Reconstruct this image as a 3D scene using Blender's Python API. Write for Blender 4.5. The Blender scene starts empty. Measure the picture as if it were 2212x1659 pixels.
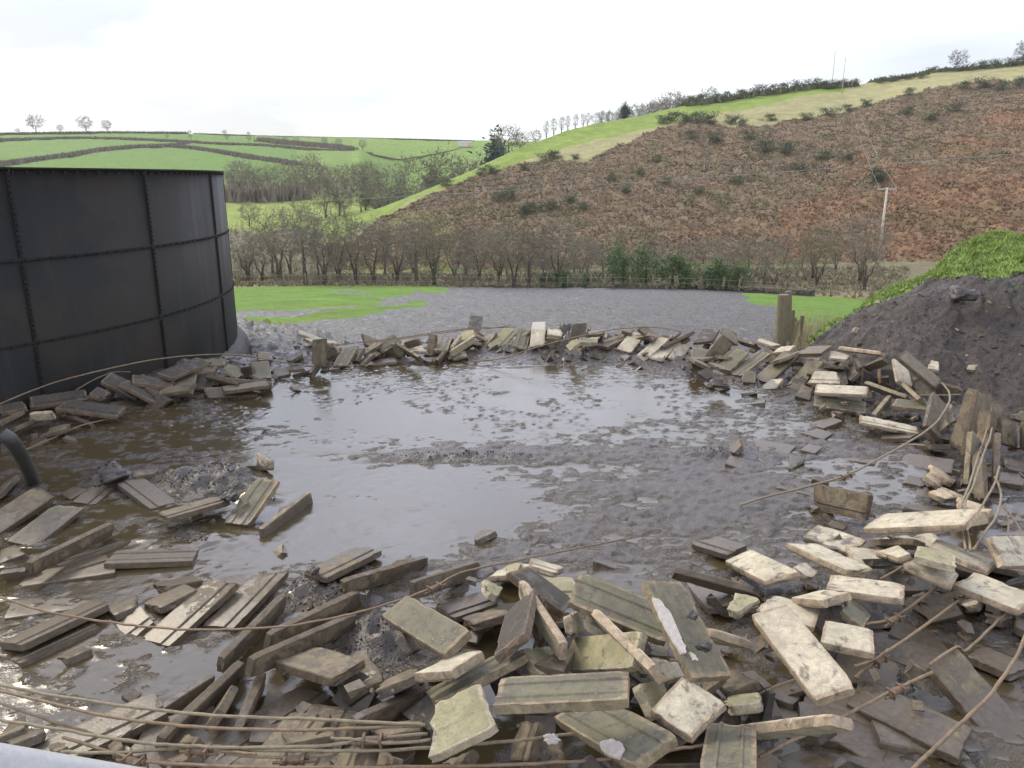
import bpy, math, random
import numpy as np
from mathutils import Vector, Quaternion, Matrix
# ---------------------------------------------------------------- camera
sc = bpy.context.scene
F = 768.0; P = math.radians(15); H = 4.0
cp, sp = math.cos(P), math.sin(P)
cd = bpy.data.cameras.new("camera"); cam = bpy.data.objects.new("camera", cd)
sc.collection.objects.link(cam); sc.camera = cam
cd.sensor_width = 36; cd.lens = 27; cd.clip_start = .05; cd.clip_end = 6000
cam.location = (0, 0, H); cam.rotation_euler = (math.pi/2 - P, 0, 0)
VR = np.array([1., 0, 0]); VF = np.array([0, cp, -sp]); VU = np.array([0, sp, cp]); CAM = np.array([0, 0, H])
def ray(x, y): return VF + (x-512)/F*VR + (384-y)/F*VU
# ---------------------------------------------------------------- sky and sun
SUN_EL, SUN_AZ = math.radians(36), math.radians(-50)
GL_EL, GL_AZ = math.radians(27), math.radians(-15)           # brightest part of the cloud, right of the sun itself      # azimuth from +Y, negative = to the left
w = bpy.data.worlds.new("World"); sc.world = w; w.use_nodes = True
nt = w.node_tree; nt.nodes.clear(); N = nt.nodes.new; Lk = nt.links.new
out = N('ShaderNodeOutputWorld'); bg = N('ShaderNodeBackground'); add = N('ShaderNodeAddShader')
sky = N('ShaderNodeTexSky'); sky.sky_type = 'NISHITA'; sky.sun_disc = False
sky.sun_elevation = SUN_EL; sky.sun_rotation = SUN_AZ
bg.inputs[1].default_value = .05; Lk(sky.outputs[0], bg.inputs[0])
tc = N('ShaderNodeTexCoord'); mp = N('ShaderNodeMapping'); mp.inputs['Scale'].default_value = (1, 1, 3.2)
mp.inputs['Location'].default_value = (.35, .1, .4)
no = N('ShaderNodeTexNoise'); no.inputs['Scale'].default_value = 1.5; no.inputs['Detail'].default_value = 5; no.inputs['Roughness'].default_value = .5
no.inputs['Distortion'].default_value = .3
Lk(tc.outputs['Generated'], mp.inputs[0]); Lk(mp.outputs[0], no.inputs[0])
rp = N('ShaderNodeValToRGB'); e = rp.color_ramp.elements
e[0].position = .36; e[0].color = (.62, .63, .67, 1); e[1].position = .52; e[1].color = (1.0, 1.0, 1.0, 1)
Lk(no.outputs[0], rp.inputs[0])
# brighter glow of the sun behind thin cloud, front left
nrm = N('ShaderNodeVectorMath'); nrm.operation = 'NORMALIZE'; Lk(tc.outputs['Generated'], nrm.inputs[0])
dt = N('ShaderNodeVectorMath'); dt.operation = 'DOT_PRODUCT'; Lk(nrm.outputs[0], dt.inputs[0])
dt.inputs[1].default_value = (math.sin(GL_AZ)*math.cos(GL_EL), math.cos(GL_AZ)*math.cos(GL_EL), math.sin(GL_EL))
pw = N('ShaderNodeMath'); pw.operation = 'POWER'; mx0 = N('ShaderNodeMath'); mx0.operation = 'MAXIMUM'; mx0.inputs[1].default_value = 0
Lk(dt.outputs['Value'], mx0.inputs[0]); Lk(mx0.outputs[0], pw.inputs[0]); pw.inputs[1].default_value = 22
ml = N('ShaderNodeMath'); ml.operation = 'MULTIPLY_ADD'; ml.inputs[1].default_value = .9; ml.inputs[2].default_value = 1.0; Lk(pw.outputs[0], ml.inputs[0])
sxz = N('ShaderNodeSeparateXYZ'); Lk(nrm.outputs[0], sxz.inputs[0])          # an overcast sky brightens away from the horizon
mr = N('ShaderNodeMapRange'); mr.interpolation_type = 'SMOOTHSTEP'; mr.inputs['From Min'].default_value = .13; mr.inputs['From Max'].default_value = .34
mr.inputs['To Min'].default_value = 1.0; mr.inputs['To Max'].default_value = 2.25; Lk(sxz.outputs[2], mr.inputs['Value'])
mr2 = N('ShaderNodeMapRange'); mr2.interpolation_type = 'SMOOTHSTEP'; mr2.inputs['From Min'].default_value = .46; mr2.inputs['From Max'].default_value = .64
mr2.inputs['To Min'].default_value = 1.0; mr2.inputs['To Max'].default_value = .72; Lk(sxz.outputs[2], mr2.inputs['Value'])
mu0 = N('ShaderNodeMath'); mu0.operation = 'MULTIPLY'; Lk(mr.outputs[0], mu0.inputs[0]); Lk(mr2.outputs[0], mu0.inputs[1])
# one broad grey cloud bank low in the left of the sky
cdr = Vector(ray(150, 40)).normalized(); dc = N('ShaderNodeVectorMath'); dc.operation = 'DOT_PRODUCT'; dc.inputs[1].default_value = cdr; Lk(nrm.outputs[0], dc.inputs[0])
cm = N('ShaderNodeMapRange'); cm.interpolation_type = 'SMOOTHSTEP'; cm.inputs['From Min'].default_value = .86; cm.inputs['From Max'].default_value = 1.0; Lk(dc.outputs['Value'], cm.inputs['Value'])
cn = N('ShaderNodeTexNoise'); cn.inputs['Scale'].default_value = 3.; cn.inputs['Detail'].default_value = 4; Lk(mp.outputs[0], cn.inputs[0])
cr_ = N('ShaderNodeMapRange'); cr_.inputs['From Min'].default_value = .35; cr_.inputs['From Max'].default_value = .6; cr_.inputs['To Min'].default_value = .1; Lk(cn.outputs[0], cr_.inputs['Value'])
cx_ = N('ShaderNodeMath'); cx_.operation = 'MULTIPLY'; Lk(cm.outputs[0], cx_.inputs[0]); Lk(cr_.outputs[0], cx_.inputs[1])
cy_ = N('ShaderNodeMath'); cy_.operation = 'MULTIPLY_ADD'; cy_.inputs[1].default_value = -.62; cy_.inputs[2].default_value = 1.0; Lk(cx_.outputs[0], cy_.inputs[0])
mu1 = N('ShaderNodeMath'); mu1.operation = 'MULTIPLY'; Lk(mu0.outputs[0], mu1.inputs[0]); Lk(cy_.outputs[0], mu1.inputs[1])
mu = N('ShaderNodeMath'); mu.operation = 'MULTIPLY'; Lk(mu1.outputs[0], mu.inputs[0]); Lk(ml.outputs[0], mu.inputs[1])
tn_ = N('ShaderNodeMapRange'); tn_.inputs['From Min'].default_value = .15; tn_.inputs['From Max'].default_value = .35; Lk(sxz.outputs[2], tn_.inputs['Value'])
tm_ = N('ShaderNodeMixRGB'); tm_.blend_type = 'MULTIPLY'; Lk(tn_.outputs[0], tm_.inputs[0]); Lk(rp.outputs[0], tm_.inputs[1]); tm_.inputs[2].default_value = (.88, .93, 1.12, 1)
bg2 = N('ShaderNodeBackground'); Lk(tm_.outputs[0], bg2.inputs[0]); Lk(mu.outputs[0], bg2.inputs[1])
Lk(bg.outputs[0], add.inputs[0]); Lk(bg2.outputs[0], add.inputs[1]); Lk(add.outputs[0], out.inputs[0])
sd = bpy.data.lights.new("sun", 'SUN'); sd.energy = 3.0; sd.angle = math.radians(17); sd.color = (1, .885, .68)
so = bpy.data.objects.new("sun", sd); sc.collection.objects.link(so)
sdir = Vector((math.sin(SUN_AZ)*math.cos(SUN_EL), math.cos(SUN_AZ)*math.cos(SUN_EL), math.sin(SUN_EL)))
so.rotation_euler = sdir.to_track_quat('Z', 'Y').to_euler(); so.location = sdir*50
sc.view_settings.view_transform = 'Standard'; sc.view_settings.look = 'None'; sc.view_settings.exposure = 0.0; sc.view_settings.gamma = 1
# ---------------------------------------------------------------- helpers
rnd = random.Random(7); nr = np.random.RandomState(5)
C = sc.collection.objects
def at_z(x, y, z):
    r = ray(x, y); return CAM + r*((z-H)/r[2])
def at_r(x, y, d):
    r = ray(x, y); return CAM + r*(d/math.hypot(r[0], r[1]))
S2 = 1024/2212.
def azel(x, y):                                            # arrays, 2212-scale pixels -> azimuth, tan elevation
    x = np.asarray(x, float)*S2; y = np.asarray(y, float)*S2
    u = (x-512)/F; v = (384-y)/F; dy = cp+v*sp; dz = -sp+v*cp
    return np.arctan2(u, dy), dz/np.hypot(u, dy)
def proj(X, Y, Z):                                         # world -> 2212-scale pixels
    dz = Z-H; dep = Y*cp-dz*sp; upc = Y*sp+dz*cp
    return (512+F*X/dep)/S2, (384-F*upc/dep)/S2
REG = {1:(0,1800,1336/1024),2:(900,1900,1699/1200),3:(2000,2000,1659/1072),4:(3000,2000,1696/1096),5:(2900,1100,1984/1196),6:(1800,1150,2212/1200),7:(900,1150,2212/1100),8:(0,1300,1888/1024)}
def rg(R, x, y):
    ox, oy, s = REG[R]; return (ox+x/s)/4, (oy+y/s)/4
_g = np.random.RandomState(3); PERM = _g.permutation(512); PERM = np.concatenate([PERM, PERM]); GR = _g.uniform(-1, 1, 512)
def vnoise(x, y, z=0):
    xi = np.floor(x).astype(int); yi = np.floor(y).astype(int); fx = x-xi; fy = y-yi
    fx = fx*fx*fx*(fx*(fx*6-15)+10); fy = fy*fy*fy*(fy*(fy*6-15)+10)
    def h(a, b): return GR[PERM[(PERM[a & 511]+b+z*57) & 511]]
    return (h(xi, yi)*(1-fx)+h(xi+1, yi)*fx)*(1-fy)+(h(xi, yi+1)*(1-fx)+h(xi+1, yi+1)*fx)*fy
def fbm(x, y, o=4, z=0):
    s = 0; a = 1; t = 0
    for k in range(o): s = s+a*vnoise(x*2**k+k*17.3, y*2**k+k*9.1, z+k); t += a; a *= .5
    return s/t
def sstep(a, b, x):
    t = np.clip((x-a)/(b-a), 0, 1); return t*t*(3-2*t)
def in_poly(px, py, poly):
    ins = np.zeros(px.shape, bool); n = len(poly)
    for i in range(n):
        x1, y1 = poly[i]; x2, y2 = poly[(i+1) % n]
        c = ((y1 > py) != (y2 > py)) & (px < (x2-x1)*(py-y1)/((y2-y1) or 1e-9)+x1); ins ^= c
    return ins
def tag(o, label=None, cat=None, group=None, kind=None):
    if label: o['label'] = label
    if cat: o['category'] = cat
    if group: o['group'] = group
    if kind: o['kind'] = kind
    return o
def mesh(name, V, Fc, smooth=False):
    m = bpy.data.meshes.new(name)
    V = np.asarray(V, np.float32)
    if isinstance(Fc, np.ndarray):
        n, k = Fc.shape; m.vertices.add(len(V)); m.vertices.foreach_set('co', V.ravel())
        m.loops.add(n*k); m.loops.foreach_set('vertex_index', Fc.astype(np.int32).ravel())
        m.polygons.add(n); m.polygons.foreach_set('loop_start', np.arange(0, n*k, k, dtype=np.int32))
        m.update(calc_edges=True); m.validate()
    else: m.from_pydata(V.tolist(), [], Fc); m.update()
    if smooth: m.polygons.foreach_set('use_smooth', np.ones(len(m.polygons), bool))
    return m
def link(name, m, mat, parent=None, loc=None):
    o = bpy.data.objects.new(name, m); C.link(o)
    if mat: 
        if not m.materials: m.materials.append(mat)
    if parent is not None: o.parent = parent
    if loc is not None: o.location = loc
    return o
def empty(name, loc=(0, 0, 0)):
    o = bpy.data.objects.new(name, None); o.empty_display_size = .2; C.link(o); o.location = loc; return o
class MB:
    def __init__(s): s.v = []; s.f = []
    def tube(s, pts, rad, n=6, cap=True):
        pts = [Vector(p) for p in pts]; b = len(s.v); pr = None
        for i, p in enumerate(pts):
            d = (pts[min(i+1, len(pts)-1)]-pts[max(i-1, 0)])
            if d.length < 1e-7: d = Vector((0, 0, 1))
            d.normalize()
            if pr is None: pr = d.orthogonal().normalized()
            else:
                pr = pr-d*pr.dot(d)
                pr = pr.normalized() if pr.length > 1e-6 else d.orthogonal().normalized()
            q = d.cross(pr); r = rad[i] if isinstance(rad, (list, tuple)) else rad
            for k in range(n):
                a = 2*math.pi*k/n; s.v.append(tuple(p+(pr*math.cos(a)+q*math.sin(a))*r))
        for i in range(len(pts)-1):
            for k in range(n): s.f.append((b+i*n+k, b+i*n+(k+1) % n, b+(i+1)*n+(k+1) % n, b+(i+1)*n+k))
        if cap:
            s.f.append(tuple(b+k for k in range(n))[::-1]); s.f.append(tuple(b+(len(pts)-1)*n+k for k in range(n)))
        return s
    def box(s, c, sx, sy, sz, M=None):
        b = len(s.v); c = Vector(c)
        for i in (-1, 1):
            for j in (-1, 1):
                for k in (-1, 1):
                    v = Vector((i*sx/2, j*sy/2, k*sz/2)); v = (M @ v if M else v)+c; s.v.append(tuple(v))
        for f in ((0,1,3,2),(4,6,7,5),(0,4,5,1),(2,3,7,6),(0,2,6,4),(1,5,7,3)): s.f.append(tuple(b+x for x in f))
        return s
    def tri(s, a, b, c):
        k = len(s.v); s.v += [tuple(a), tuple(b), tuple(c)]; s.f.append((k, k+1, k+2))
    def build(s, name, mat, parent=None, smooth=False, loc=None):
        return link(name, mesh(name, s.v, s.f, smooth), mat, parent, loc)
# ---------------------------------------------------------------- materials
def newmat(name):
    m = bpy.data.materials.new(name); m.use_nodes = True; t = m.node_tree
    return m, t, t.nodes['Principled BSDF']
class G:                                                   # tiny node-graph helper
    def __init__(s, t): s.t = t
    def n(s, ty, **k):
        x = s.t.nodes.new('ShaderNode'+ty)
        for a, b in k.items():
            if a.startswith('i_'):
                key = a[2:]; key = int(key) if key.isdigit() else key.replace('_', ' '); x.inputs[key].default_value = b
            else: setattr(x, a, b)
        return x
    def l(s, a, b): s.t.links.new(a, b)
    def noise(s, vec, scale, detail=4, rough=.55, dist=0):
        x = s.n('TexNoise'); x.inputs['Scale'].default_value = scale; x.inputs['Detail'].default_value = detail
        x.inputs['Roughness'].default_value = rough; x.inputs['Distortion'].default_value = dist
        if vec is not None: s.l(vec, x.inputs['Vector'])
        return x.outputs[0]
    def ramp(s, fac, stops):
        x = s.n('ValToRGB'); e = x.color_ramp.elements
        while len(e) < len(stops): e.new(.5)
        for k, (p, c) in enumerate(stops):
            e[k].position = p; e[k].color = (c, c, c, 1) if not isinstance(c, tuple) else (*c, 1)
        s.l(fac, x.inputs[0]); return x.outputs[0]
    def mix(s, fac, a, b, mode='MIX'):
        x = s.n('MixRGB', blend_type=mode)
        for k, v in ((0, fac), (1, a), (2, b)):
            if isinstance(v, (int, float)): x.inputs[k].default_value = v if k == 0 else (v, v, v, 1)
            elif isinstance(v, tuple): x.inputs[k].default_value = (*v, 1)
            else: s.l(v, x.inputs[k])
        return x.outputs[0]
    def math(s, op, a, b=0):
        x = s.n('Math', operation=op)
        for k, v in ((0, a), (1, b)):
            if isinstance(v, (int, float)): x.inputs[k].default_value = v
            else: s.l(v, x.inputs[k])
        return x.outputs[0]
    def bump(s, h, strength, dist=.05, nrm=None):
        x = s.n('Bump'); x.inputs['Strength'].default_value = strength; x.inputs['Distance'].default_value = dist
        s.l(h, x.inputs['Height'])
        if nrm is not None: s.l(nrm, x.inputs['Normal'])
        return x.outputs[0]
def simple(name, col, rough=.7, scale=8, amt=.35, bump=.3, bd=.02, spec=.4, coord='Object', stretch=None, metal=0):
    m, t, b = newmat(name); g = G(t); tcn = g.n('TexCoord'); v = tcn.outputs[coord]
    if stretch:
        mp = g.n('Mapping'); mp.inputs['Scale'].default_value = stretch; g.l(v, mp.inputs[0]); v = mp.outputs[0]
    n1 = g.noise(v, scale, 6, .65); n2 = g.noise(v, scale*6, 3)
    d = tuple(c*(1-amt) for c in col); l = tuple(min(1, c*(1+amt)) for c in col)
    c = g.ramp(n1, [(.3, d), (.5, col), (.72, l)]); g.l(g.mix(.35, c, g.ramp(n2, [(.3, d), (.7, l)])), b.inputs['Base Color'])
    b.inputs['Roughness'].default_value = rough; b.inputs['Specular IOR Level'].default_value = spec; b.inputs['Metallic'].default_value = metal
    if bump: g.l(g.bump(g.math('ADD', n1, g.math('MULTIPLY', n2, .4)), bump, bd), b.inputs['Normal'])
    return m
def slab_mat(name, face, side, mudamt, speck, moss=0.):
    m, t, b = newmat(name); g = G(t); tcn = g.n('TexCoord'); v0 = tcn.outputs['Object']
    oi = g.n('ObjectInfo'); off = g.n('VectorMath', operation='SCALE'); off.inputs['Scale'].default_value = 37.
    cb = g.n('CombineXYZ'); g.l(oi.outputs['Random'], cb.inputs[0]); g.l(oi.outputs['Random'], cb.inputs[1]); g.l(cb.outputs[0], off.inputs[0])
    va = g.n('VectorMath', operation='ADD'); g.l(v0, va.inputs[0]); g.l(off.outputs[0], va.inputs[1]); v = va.outputs[0]
    big = g.noise(v, 3.2, 5, .6, .4); mid = g.noise(v, 13, 5, .7); fine = g.noise(v, 90, 3, .6)
    c = g.ramp(big, [(.28, tuple(x*.68 for x in face)), (.5, face), (.74, tuple(min(1, x*1.25) for x in face))])
    c = g.mix(g.ramp(mid, [(.42, 0.), (.62, .55)]), c, tuple(x*.55 for x in face))
    # cast edge faces have their own tone; on muddy slabs shade is painted in
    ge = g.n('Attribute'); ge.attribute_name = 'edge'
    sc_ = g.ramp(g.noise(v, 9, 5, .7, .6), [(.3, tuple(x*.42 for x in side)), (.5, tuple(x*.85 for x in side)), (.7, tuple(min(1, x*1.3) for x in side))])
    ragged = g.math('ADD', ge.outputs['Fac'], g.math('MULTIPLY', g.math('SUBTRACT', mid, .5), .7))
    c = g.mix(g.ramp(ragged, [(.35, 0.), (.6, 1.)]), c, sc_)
    if moss: c = g.mix(g.ramp(g.noise(v, 4.3, 4, .6), [(.42, 0.), (.66, moss)]), c, (.145, .15, .055))
    sp_ = g.n('TexVoronoi'); sp_.inputs['Scale'].default_value = 26; g.l(v, sp_.inputs['Vector'])
    c = g.mix(g.math('MULTIPLY', g.ramp(sp_.outputs['Distance'], [(.06, 1.), (.17, 0.)]), g.math('MULTIPLY', speck, g.ramp(mid, [(.5, 0.), (.6, 1.)]))), c, (.5, .48, .42))
    c = g.mix(.32, c, g.ramp(g.noise(v, 60, 5, .75), [(.32, .2), (.5, 1.), (.7, 1.3)]), 'MULTIPLY')
    # mud: splashes, and a wet coat low down where the slurry reaches
    geo = g.n('NewGeometry'); sx = g.n('SeparateXYZ'); g.l(geo.outputs['Position'], sx.inputs[0])
    low = g.n('MapRange'); low.inputs['From Min'].default_value = .02; low.inputs['From Max'].default_value = .16; low.inputs['To Min'].default_value = .34; low.inputs['To Max'].default_value = 0
    g.l(sx.outputs[2], low.inputs['Value'])
    mm = g.math('ADD', g.noise(v, 5.5, 8, .72, .5), low.outputs[0]); mask = g.ramp(mm, [(.62-mudamt*.22, 0.), (.70-mudamt*.2, 1.)])
    mudc = g.ramp(g.noise(v, 22, 4), [(.3, (.05, .037, .024)), (.7, (.11, .083, .054))])
    c = g.mix(g.math('MULTIPLY', mask, .85), c, mudc)
    g.l(c, b.inputs['Base Color']); g.l(g.ramp(mask, [(0., .8), (1., .38)]), b.inputs['Roughness'])
    b.inputs['Specular IOR Level'].default_value = .45
    hgt = g.math('ADD', g.math('ADD', g.math('MULTIPLY', mid, .5), g.math('MULTIPLY', fine, .22)), g.math('MULTIPLY', mask, .5))
    g.l(g.bump(hgt, .65, .014), b.inputs['Normal']); return m
SM = {'p': slab_mat('pale_concrete', (.42, .365, .255), (.34, .26, .17), .26, .1),
      'g': slab_mat('grey_concrete', (.135, .118, .078), (.24, .18, .11), .36, .6, .3),
      'm': slab_mat('muddy_concrete', (.175, .137, .082), (.12, .086, .049), .6, .15),  # darker side colour paints in the shade of the slab sides
      'n': slab_mat('mossy_concrete', (.28, .245, .135), (.36, .30, .20), .22, .5, .3),
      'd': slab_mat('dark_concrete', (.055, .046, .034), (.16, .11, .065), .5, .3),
      'o': slab_mat('orange_concrete', (.40, .31, .20), (.38, .28, .17), .3, .1)}
def mud_shader(name, attr, liquid=(.055, .040, .018), mud=(.056, .045, .035), scale=1., sparkle=0., wetrough=.10):
    m, t, b = newmat(name); g = G(t); tcn = g.n('TexCoord'); v = tcn.outputs['Object']
    a = g.n('Attribute'); a.attribute_name = attr
    n1 = g.noise(v, 9*scale, 6, .65, .3); n2 = g.noise(v, 38*scale, 4, .6); n3 = g.noise(v, 1.1*scale, 4, .6)
    mask = g.ramp(g.math('ADD', a.outputs['Fac'], g.math('MULTIPLY', g.math('SUBTRACT', g.math('ADD', n1, g.math('MULTIPLY', n2, .35)), .67), 1.3)), [(.20, 0.), (.60, 1.)])
    mc = g.ramp(n1, [(.3, tuple(x*.7 for x in mud)), (.7, tuple(x*1.35 for x in mud))])
    mc = g.mix(g.ramp(n3, [(.4, 0.), (.65, .5)]), mc, tuple(x*y for x, y in zip(mud, (1.15, .95, .68))))
    g.l(g.mix(mask, liquid, mc), b.inputs['Base Color'])
    rr = g.ramp(n2, [(.35, .17), (.65, .36)])
    g.l(g.mix(mask, g.ramp(n3, [(.4, wetrough), (.7, wetrough+.1)]), rr), b.inputs['Roughness'])
    b.inputs['IOR'].default_value = 1.48; g.l(g.ramp(mask, [(0., .5), (1., .5)]), b.inputs['Specular IOR Level'])
    h = g.math('MULTIPLY', g.math('ADD', n1, g.math('MULTIPLY', n2, .6)), g.math('ADD', g.math('MULTIPLY', mask, .9), .1))
    film = g.noise(v, 5.*scale, 6, .62, .5)
    g.l(g.bump(h, .9, .022/scale, g.bump(film, .22, .008)), b.inputs['Normal']); return m
M_SLURRY = mud_shader('slurry_mat', 'mud')
M_GRASSY = simple('grass_blades', (.20, .27, .055), .6, 1.2, .45, 0)
M_WOODROD = simple('rusty_steel', (.17, .115, .065), .6, 14, .5, .5, .004)
M_RODMOSS = simple('mossy_steel', (.19, .15, .09), .65, 14, .45, .5, .004)
M_RUST = simple('dark_rust', (.13, .085, .05), .7, 30, .5, .5, .004)
M_TWIG = simple('bare_twigs', (.15, .132, .075), .85, 1, .35, 0)
M_TWIG2 = simple('grey_twigs', (.165, .145, .10), .85, 1, .35, 0)
M_BARK = simple('dark_bark', (.06, .05, .032), .85, 5, .5, 0)
M_BIRCH = simple('pale_bark', (.30, .28, .23), .8, 5, .4, 0)
M_IVY = simple('ivy_leaves', (.08, .125, .032), .55, 1.5, .6, 0)
M_DARKFOL = simple('conifer_needles', (.045, .065, .04), .7, 1, .5, 0)
M_GORSE = simple('gorse_leaves', (.085, .092, .04), .75, 1.2, .55, 0)
M_HEDGE = simple('hedge_twigs', (.15, .12, .08), .85, .8, .5, 0)
M_POST = simple('old_timber', (.15, .125, .07), .8, 6, .5, .6, .02, stretch=(6, 6, 1))
M_POLE = simple('pole_timber', (.42, .38, .32), .8, 3, .3, .2)
M_WIRE = simple('wire_metal', (.28, .28, .27), .5, 3, .2, 0)
# ---------------------------------------------------------------- terrain: one polar sheet reaching past the horizon hills
AZ = np.linspace(math.radians(-41), math.radians(41), 760)
RRr = np.concatenate([np.linspace(.3, 15, 20, endpoint=False), np.linspace(15, 80, 240, endpoint=False), np.linspace(80, 290, 420, endpoint=False), np.linspace(290, 700, 200, endpoint=False), np.geomspace(700, 3000, 20)])
def curve(pts):                                            # pixel polyline -> tan elevation on AZ
    a, t = azel([p[0] for p in pts], [p[1] for p in pts]); return np.interp(AZ, a, t)
def xr(pts):
    a, _ = azel([p[0] for p in pts], [350]*len(pts)); return np.interp(AZ, a, [p[1] for p in pts])
RIDGE = [(-300,520),(500,508),(700,482),(780,466),(860,432),(900,415),(1000,375),(1100,330),(1160,305),(1225,281),(1290,265),(1400,245),(1500,222),(1700,195),(1860,181),(2000,158),(2212,136),(2600,110)]
RIDGER = [(-300,150),(780,150),(860,155),(1000,170),(1160,190),(1290,205),(1500,225),(1860,250),(2212,270),(2600,280)]
t75 = curve([(-300,622),(500,621),(1100,623),(1500,626),(1870,648),(2600,660)]); t105 = curve([(-300,596),(500,594),(1100,590),(1500,578),(2600,566)])
tr = curve(RIDGE); rr = xr(RIDGER); wr = xr([(-300,0),(780,0),(880,1),(2600,1)])
tf = curve([(-300,286),(0,289),(250,283),(500,291),(800,297),(1030,302),(2600,310)])
t215 = curve([(-300,440),(2600,440)]); t300 = curve([(-300,396),(500,396),(900,385),(2600,385)])
Z = np.zeros((len(AZ), len(RRr)))
for i in range(len(AZ)):
    zr = H+rr[i]*tr[i]; k = wr[i]
    kr = [0, 24, 75, 105, rr[i], (1-k)*215+k*rr[i]*1.25, 330, 600, 900, 3000]
    kz = [-.5, -.75, H+75*t75[i], H+105*t105[i], zr, (1-k)*(H+215*t215[i])+k*(zr-12), (1-k)*(H+330*t300[i])+k*(zr-30), H+600*tf[i], H+600*tf[i]-30, -30]
    if kz[6] > 999: pass
    Z[i] = np.interp(RRr, kr, kz)
Zs = Z.copy()
ker = np.array([1,4,7,4,1.]); ker /= ker.sum()
for _ in range(3):
    Zp = np.pad(Zs, ((0,0),(2,2)), mode='edge'); Zs = sum(ker[k]*Zp[:, k:k+Zs.shape[1]] for k in range(5))
for _ in range(2):
    Zp = np.pad(Zs, ((2,2),(0,0)), mode='edge'); Zs = sum(ker[k]*Zp[k:k+Zs.shape[0]] for k in range(5))
Z = Zs
AA, RB = np.meshgrid(AZ, RRr, indexing='ij'); TX = RB*np.sin(AA); TY = RB*np.cos(AA)
PXX, PYY = proj(TX, TY, Z)
# land cover, decided once per spot of ground
def yl(pts, x): return np.interp(x, [p[0] for p in pts], [p[1] for p in pts])
GP = [(700,530),(760,500),(820,472),(880,436),(940,412),(1026,385),(1172,335),(1281,303),(1407,275),(1524,250),(1620,232),(1719,210),(1826,198),(1900,180),(2212,140)]
PB = [(700,540),(760,520),(830,462),(880,440),(940,414),(1026,381),(1085,363),(1178,341),(1260,349),(1348,314),(1421,273),(1509,261),(1583,273),(1664,266),(1778,249),(1892,220),(1989,200),(2103,181),(2212,176),(2600,160)]
jit = fbm(TX/6, TY/6, 4)*7
hill = (RB > 105) & (RB < rr[:, None]*1.12) & (PXX > 700)
GREEN = np.array([.135, .20, .034]); GREEN2 = np.array([.105, .18, .026]); LIME = np.array([.20, .245, .055]); PALE = np.array([.29, .265, .12]); BRK = np.array([.168, .122, .073]); RED = np.array([.205, .118, .064]); SCR = np.array([.15, .13, .075]); DRY = np.array([.27, .22, .13])
col = np.zeros(Z.shape+(3,)); col[:] = GREEN2
def put(mask, c, a=1.):
    mk = (mask.astype(float)*a)[..., None]; col[:] = col*(1-mk)+c*mk
n1 = fbm(TX/9, TY/9, 5, 3); n2 = fbm(TX/30, TY/30, 4, 8)
put(RB < 105, SCR); put((RB >= 75) & (RB < 105), DRY, sstep(-.1, .4, n1)*.7)
put((RB >= 104) & (PXX <= 860), LIME)
put((RB > 104) & (PXX <= 700) & (PYY > 498+jit), SCR)
put((RB > 218) & (PXX < 1100), GREEN2)
put((RB > 225) & (PYY > 395+jit*2) & (PXX < 1100), SCR, .8)
put((RB > 330) & (PXX > 640), GREEN)
put((RB > 400) & (PYY < 352) & (PXX > 760), GREEN*1.15)
below_p = PYY > yl(PB, PXX)+jit; below_g = PYY > yl(GP, PXX)+jit*.5
put(hill, LIME*np.array([.95, 1.0, .9])); put(hill & below_g, PALE*.95); put(hill & (PXX > 1826), PALE)
put(hill & below_p, BRK)
jr = fbm(TX/12, TY/12, 5, 44)*90
redm = np.clip(in_poly(PXX+jr, PYY+jr*.6, [(2600,190),(2212,235),(2050,290),(1950,330),(1850,380),(1740,415),(1640,470),(1600,545),(2600,570)])*1., 0, 1)
put(hill & below_p, RED, redm*sstep(-.7, .3, n1)*.85); put(hill & below_p, RED, (1-redm)*sstep(.15, .6, n1)*.5*sstep(420, 480, PYY))
put(hill & below_p & (PXX < 980) & (PYY > 445), PALE*np.array([.9, .85, .8]), sstep(-.3, .3, n1)*.8)
put(hill & below_p, np.array([.07, .08, .03]), sstep(.1, .45, fbm(TX/5, TY/5, 3, 11))*.35)
FLD = RB < 75.5
G1 = [(440,600),(780,612),(780,624),(705,629),(812,640),(838,652),(790,661),(700,668),(590,672),(440,676)]
G2 = [(440,690),(640,681),(800,662),(925,652),(925,659),(740,687),(620,700),(545,697),(440,688)]
G3 = [(770,605),(980,605),(965,631),(925,634),(905,626),(880,640),(835,645),(800,636),(760,628)]
G4 = [(1590,600),(1900,600),(1900,740),(1760,740),(1725,700),(1690,662),(1615,655)]
jx = fbm(TX/2.2, TY/2.2, 5, 5)*22; jy = fbm(TX/2.2, TY/2.2, 5, 6)*9
grass = np.zeros(Z.shape, bool)
for g_ in (G1, G2, G3, G4): grass |= in_poly(PXX+jx, PYY+jy, g_)
put(FLD, np.array([.062, .051, .038])); put(FLD & grass, np.array([.115, .20, .03]))
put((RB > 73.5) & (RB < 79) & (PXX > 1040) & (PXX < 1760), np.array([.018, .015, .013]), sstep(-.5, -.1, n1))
put((RB > 79) & (RB < 92) & (PXX < 1200), np.array([.09, .07, .05]), sstep(-.1, .2, fbm(TX/3, TY/3, 3, 15)))
put(FLD & grass, np.array([.17, .2, .04]), sstep(0, .5, fbm(TX/4, TY/4, 4, 2))*.4)
wet = (FLD & ~grass).astype(float)
Z += np.where(RB > 105, n1*.5, 0)+np.where((RB > 105) & below_p & hill, fbm(TX/2.5, TY/2.5, 4, 7)*.9, 0)
slk = in_poly(PXX+jx*.5, PYY+jy*.5, [(500,694),(620,702),(700,716),(800,760),(800,800),(500,800)]) & (RB > 16) & FLD
Z += np.where(slk, np.abs(fbm(TX*2.6, TY*2.6, 4, 17))*.34, 0)
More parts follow.
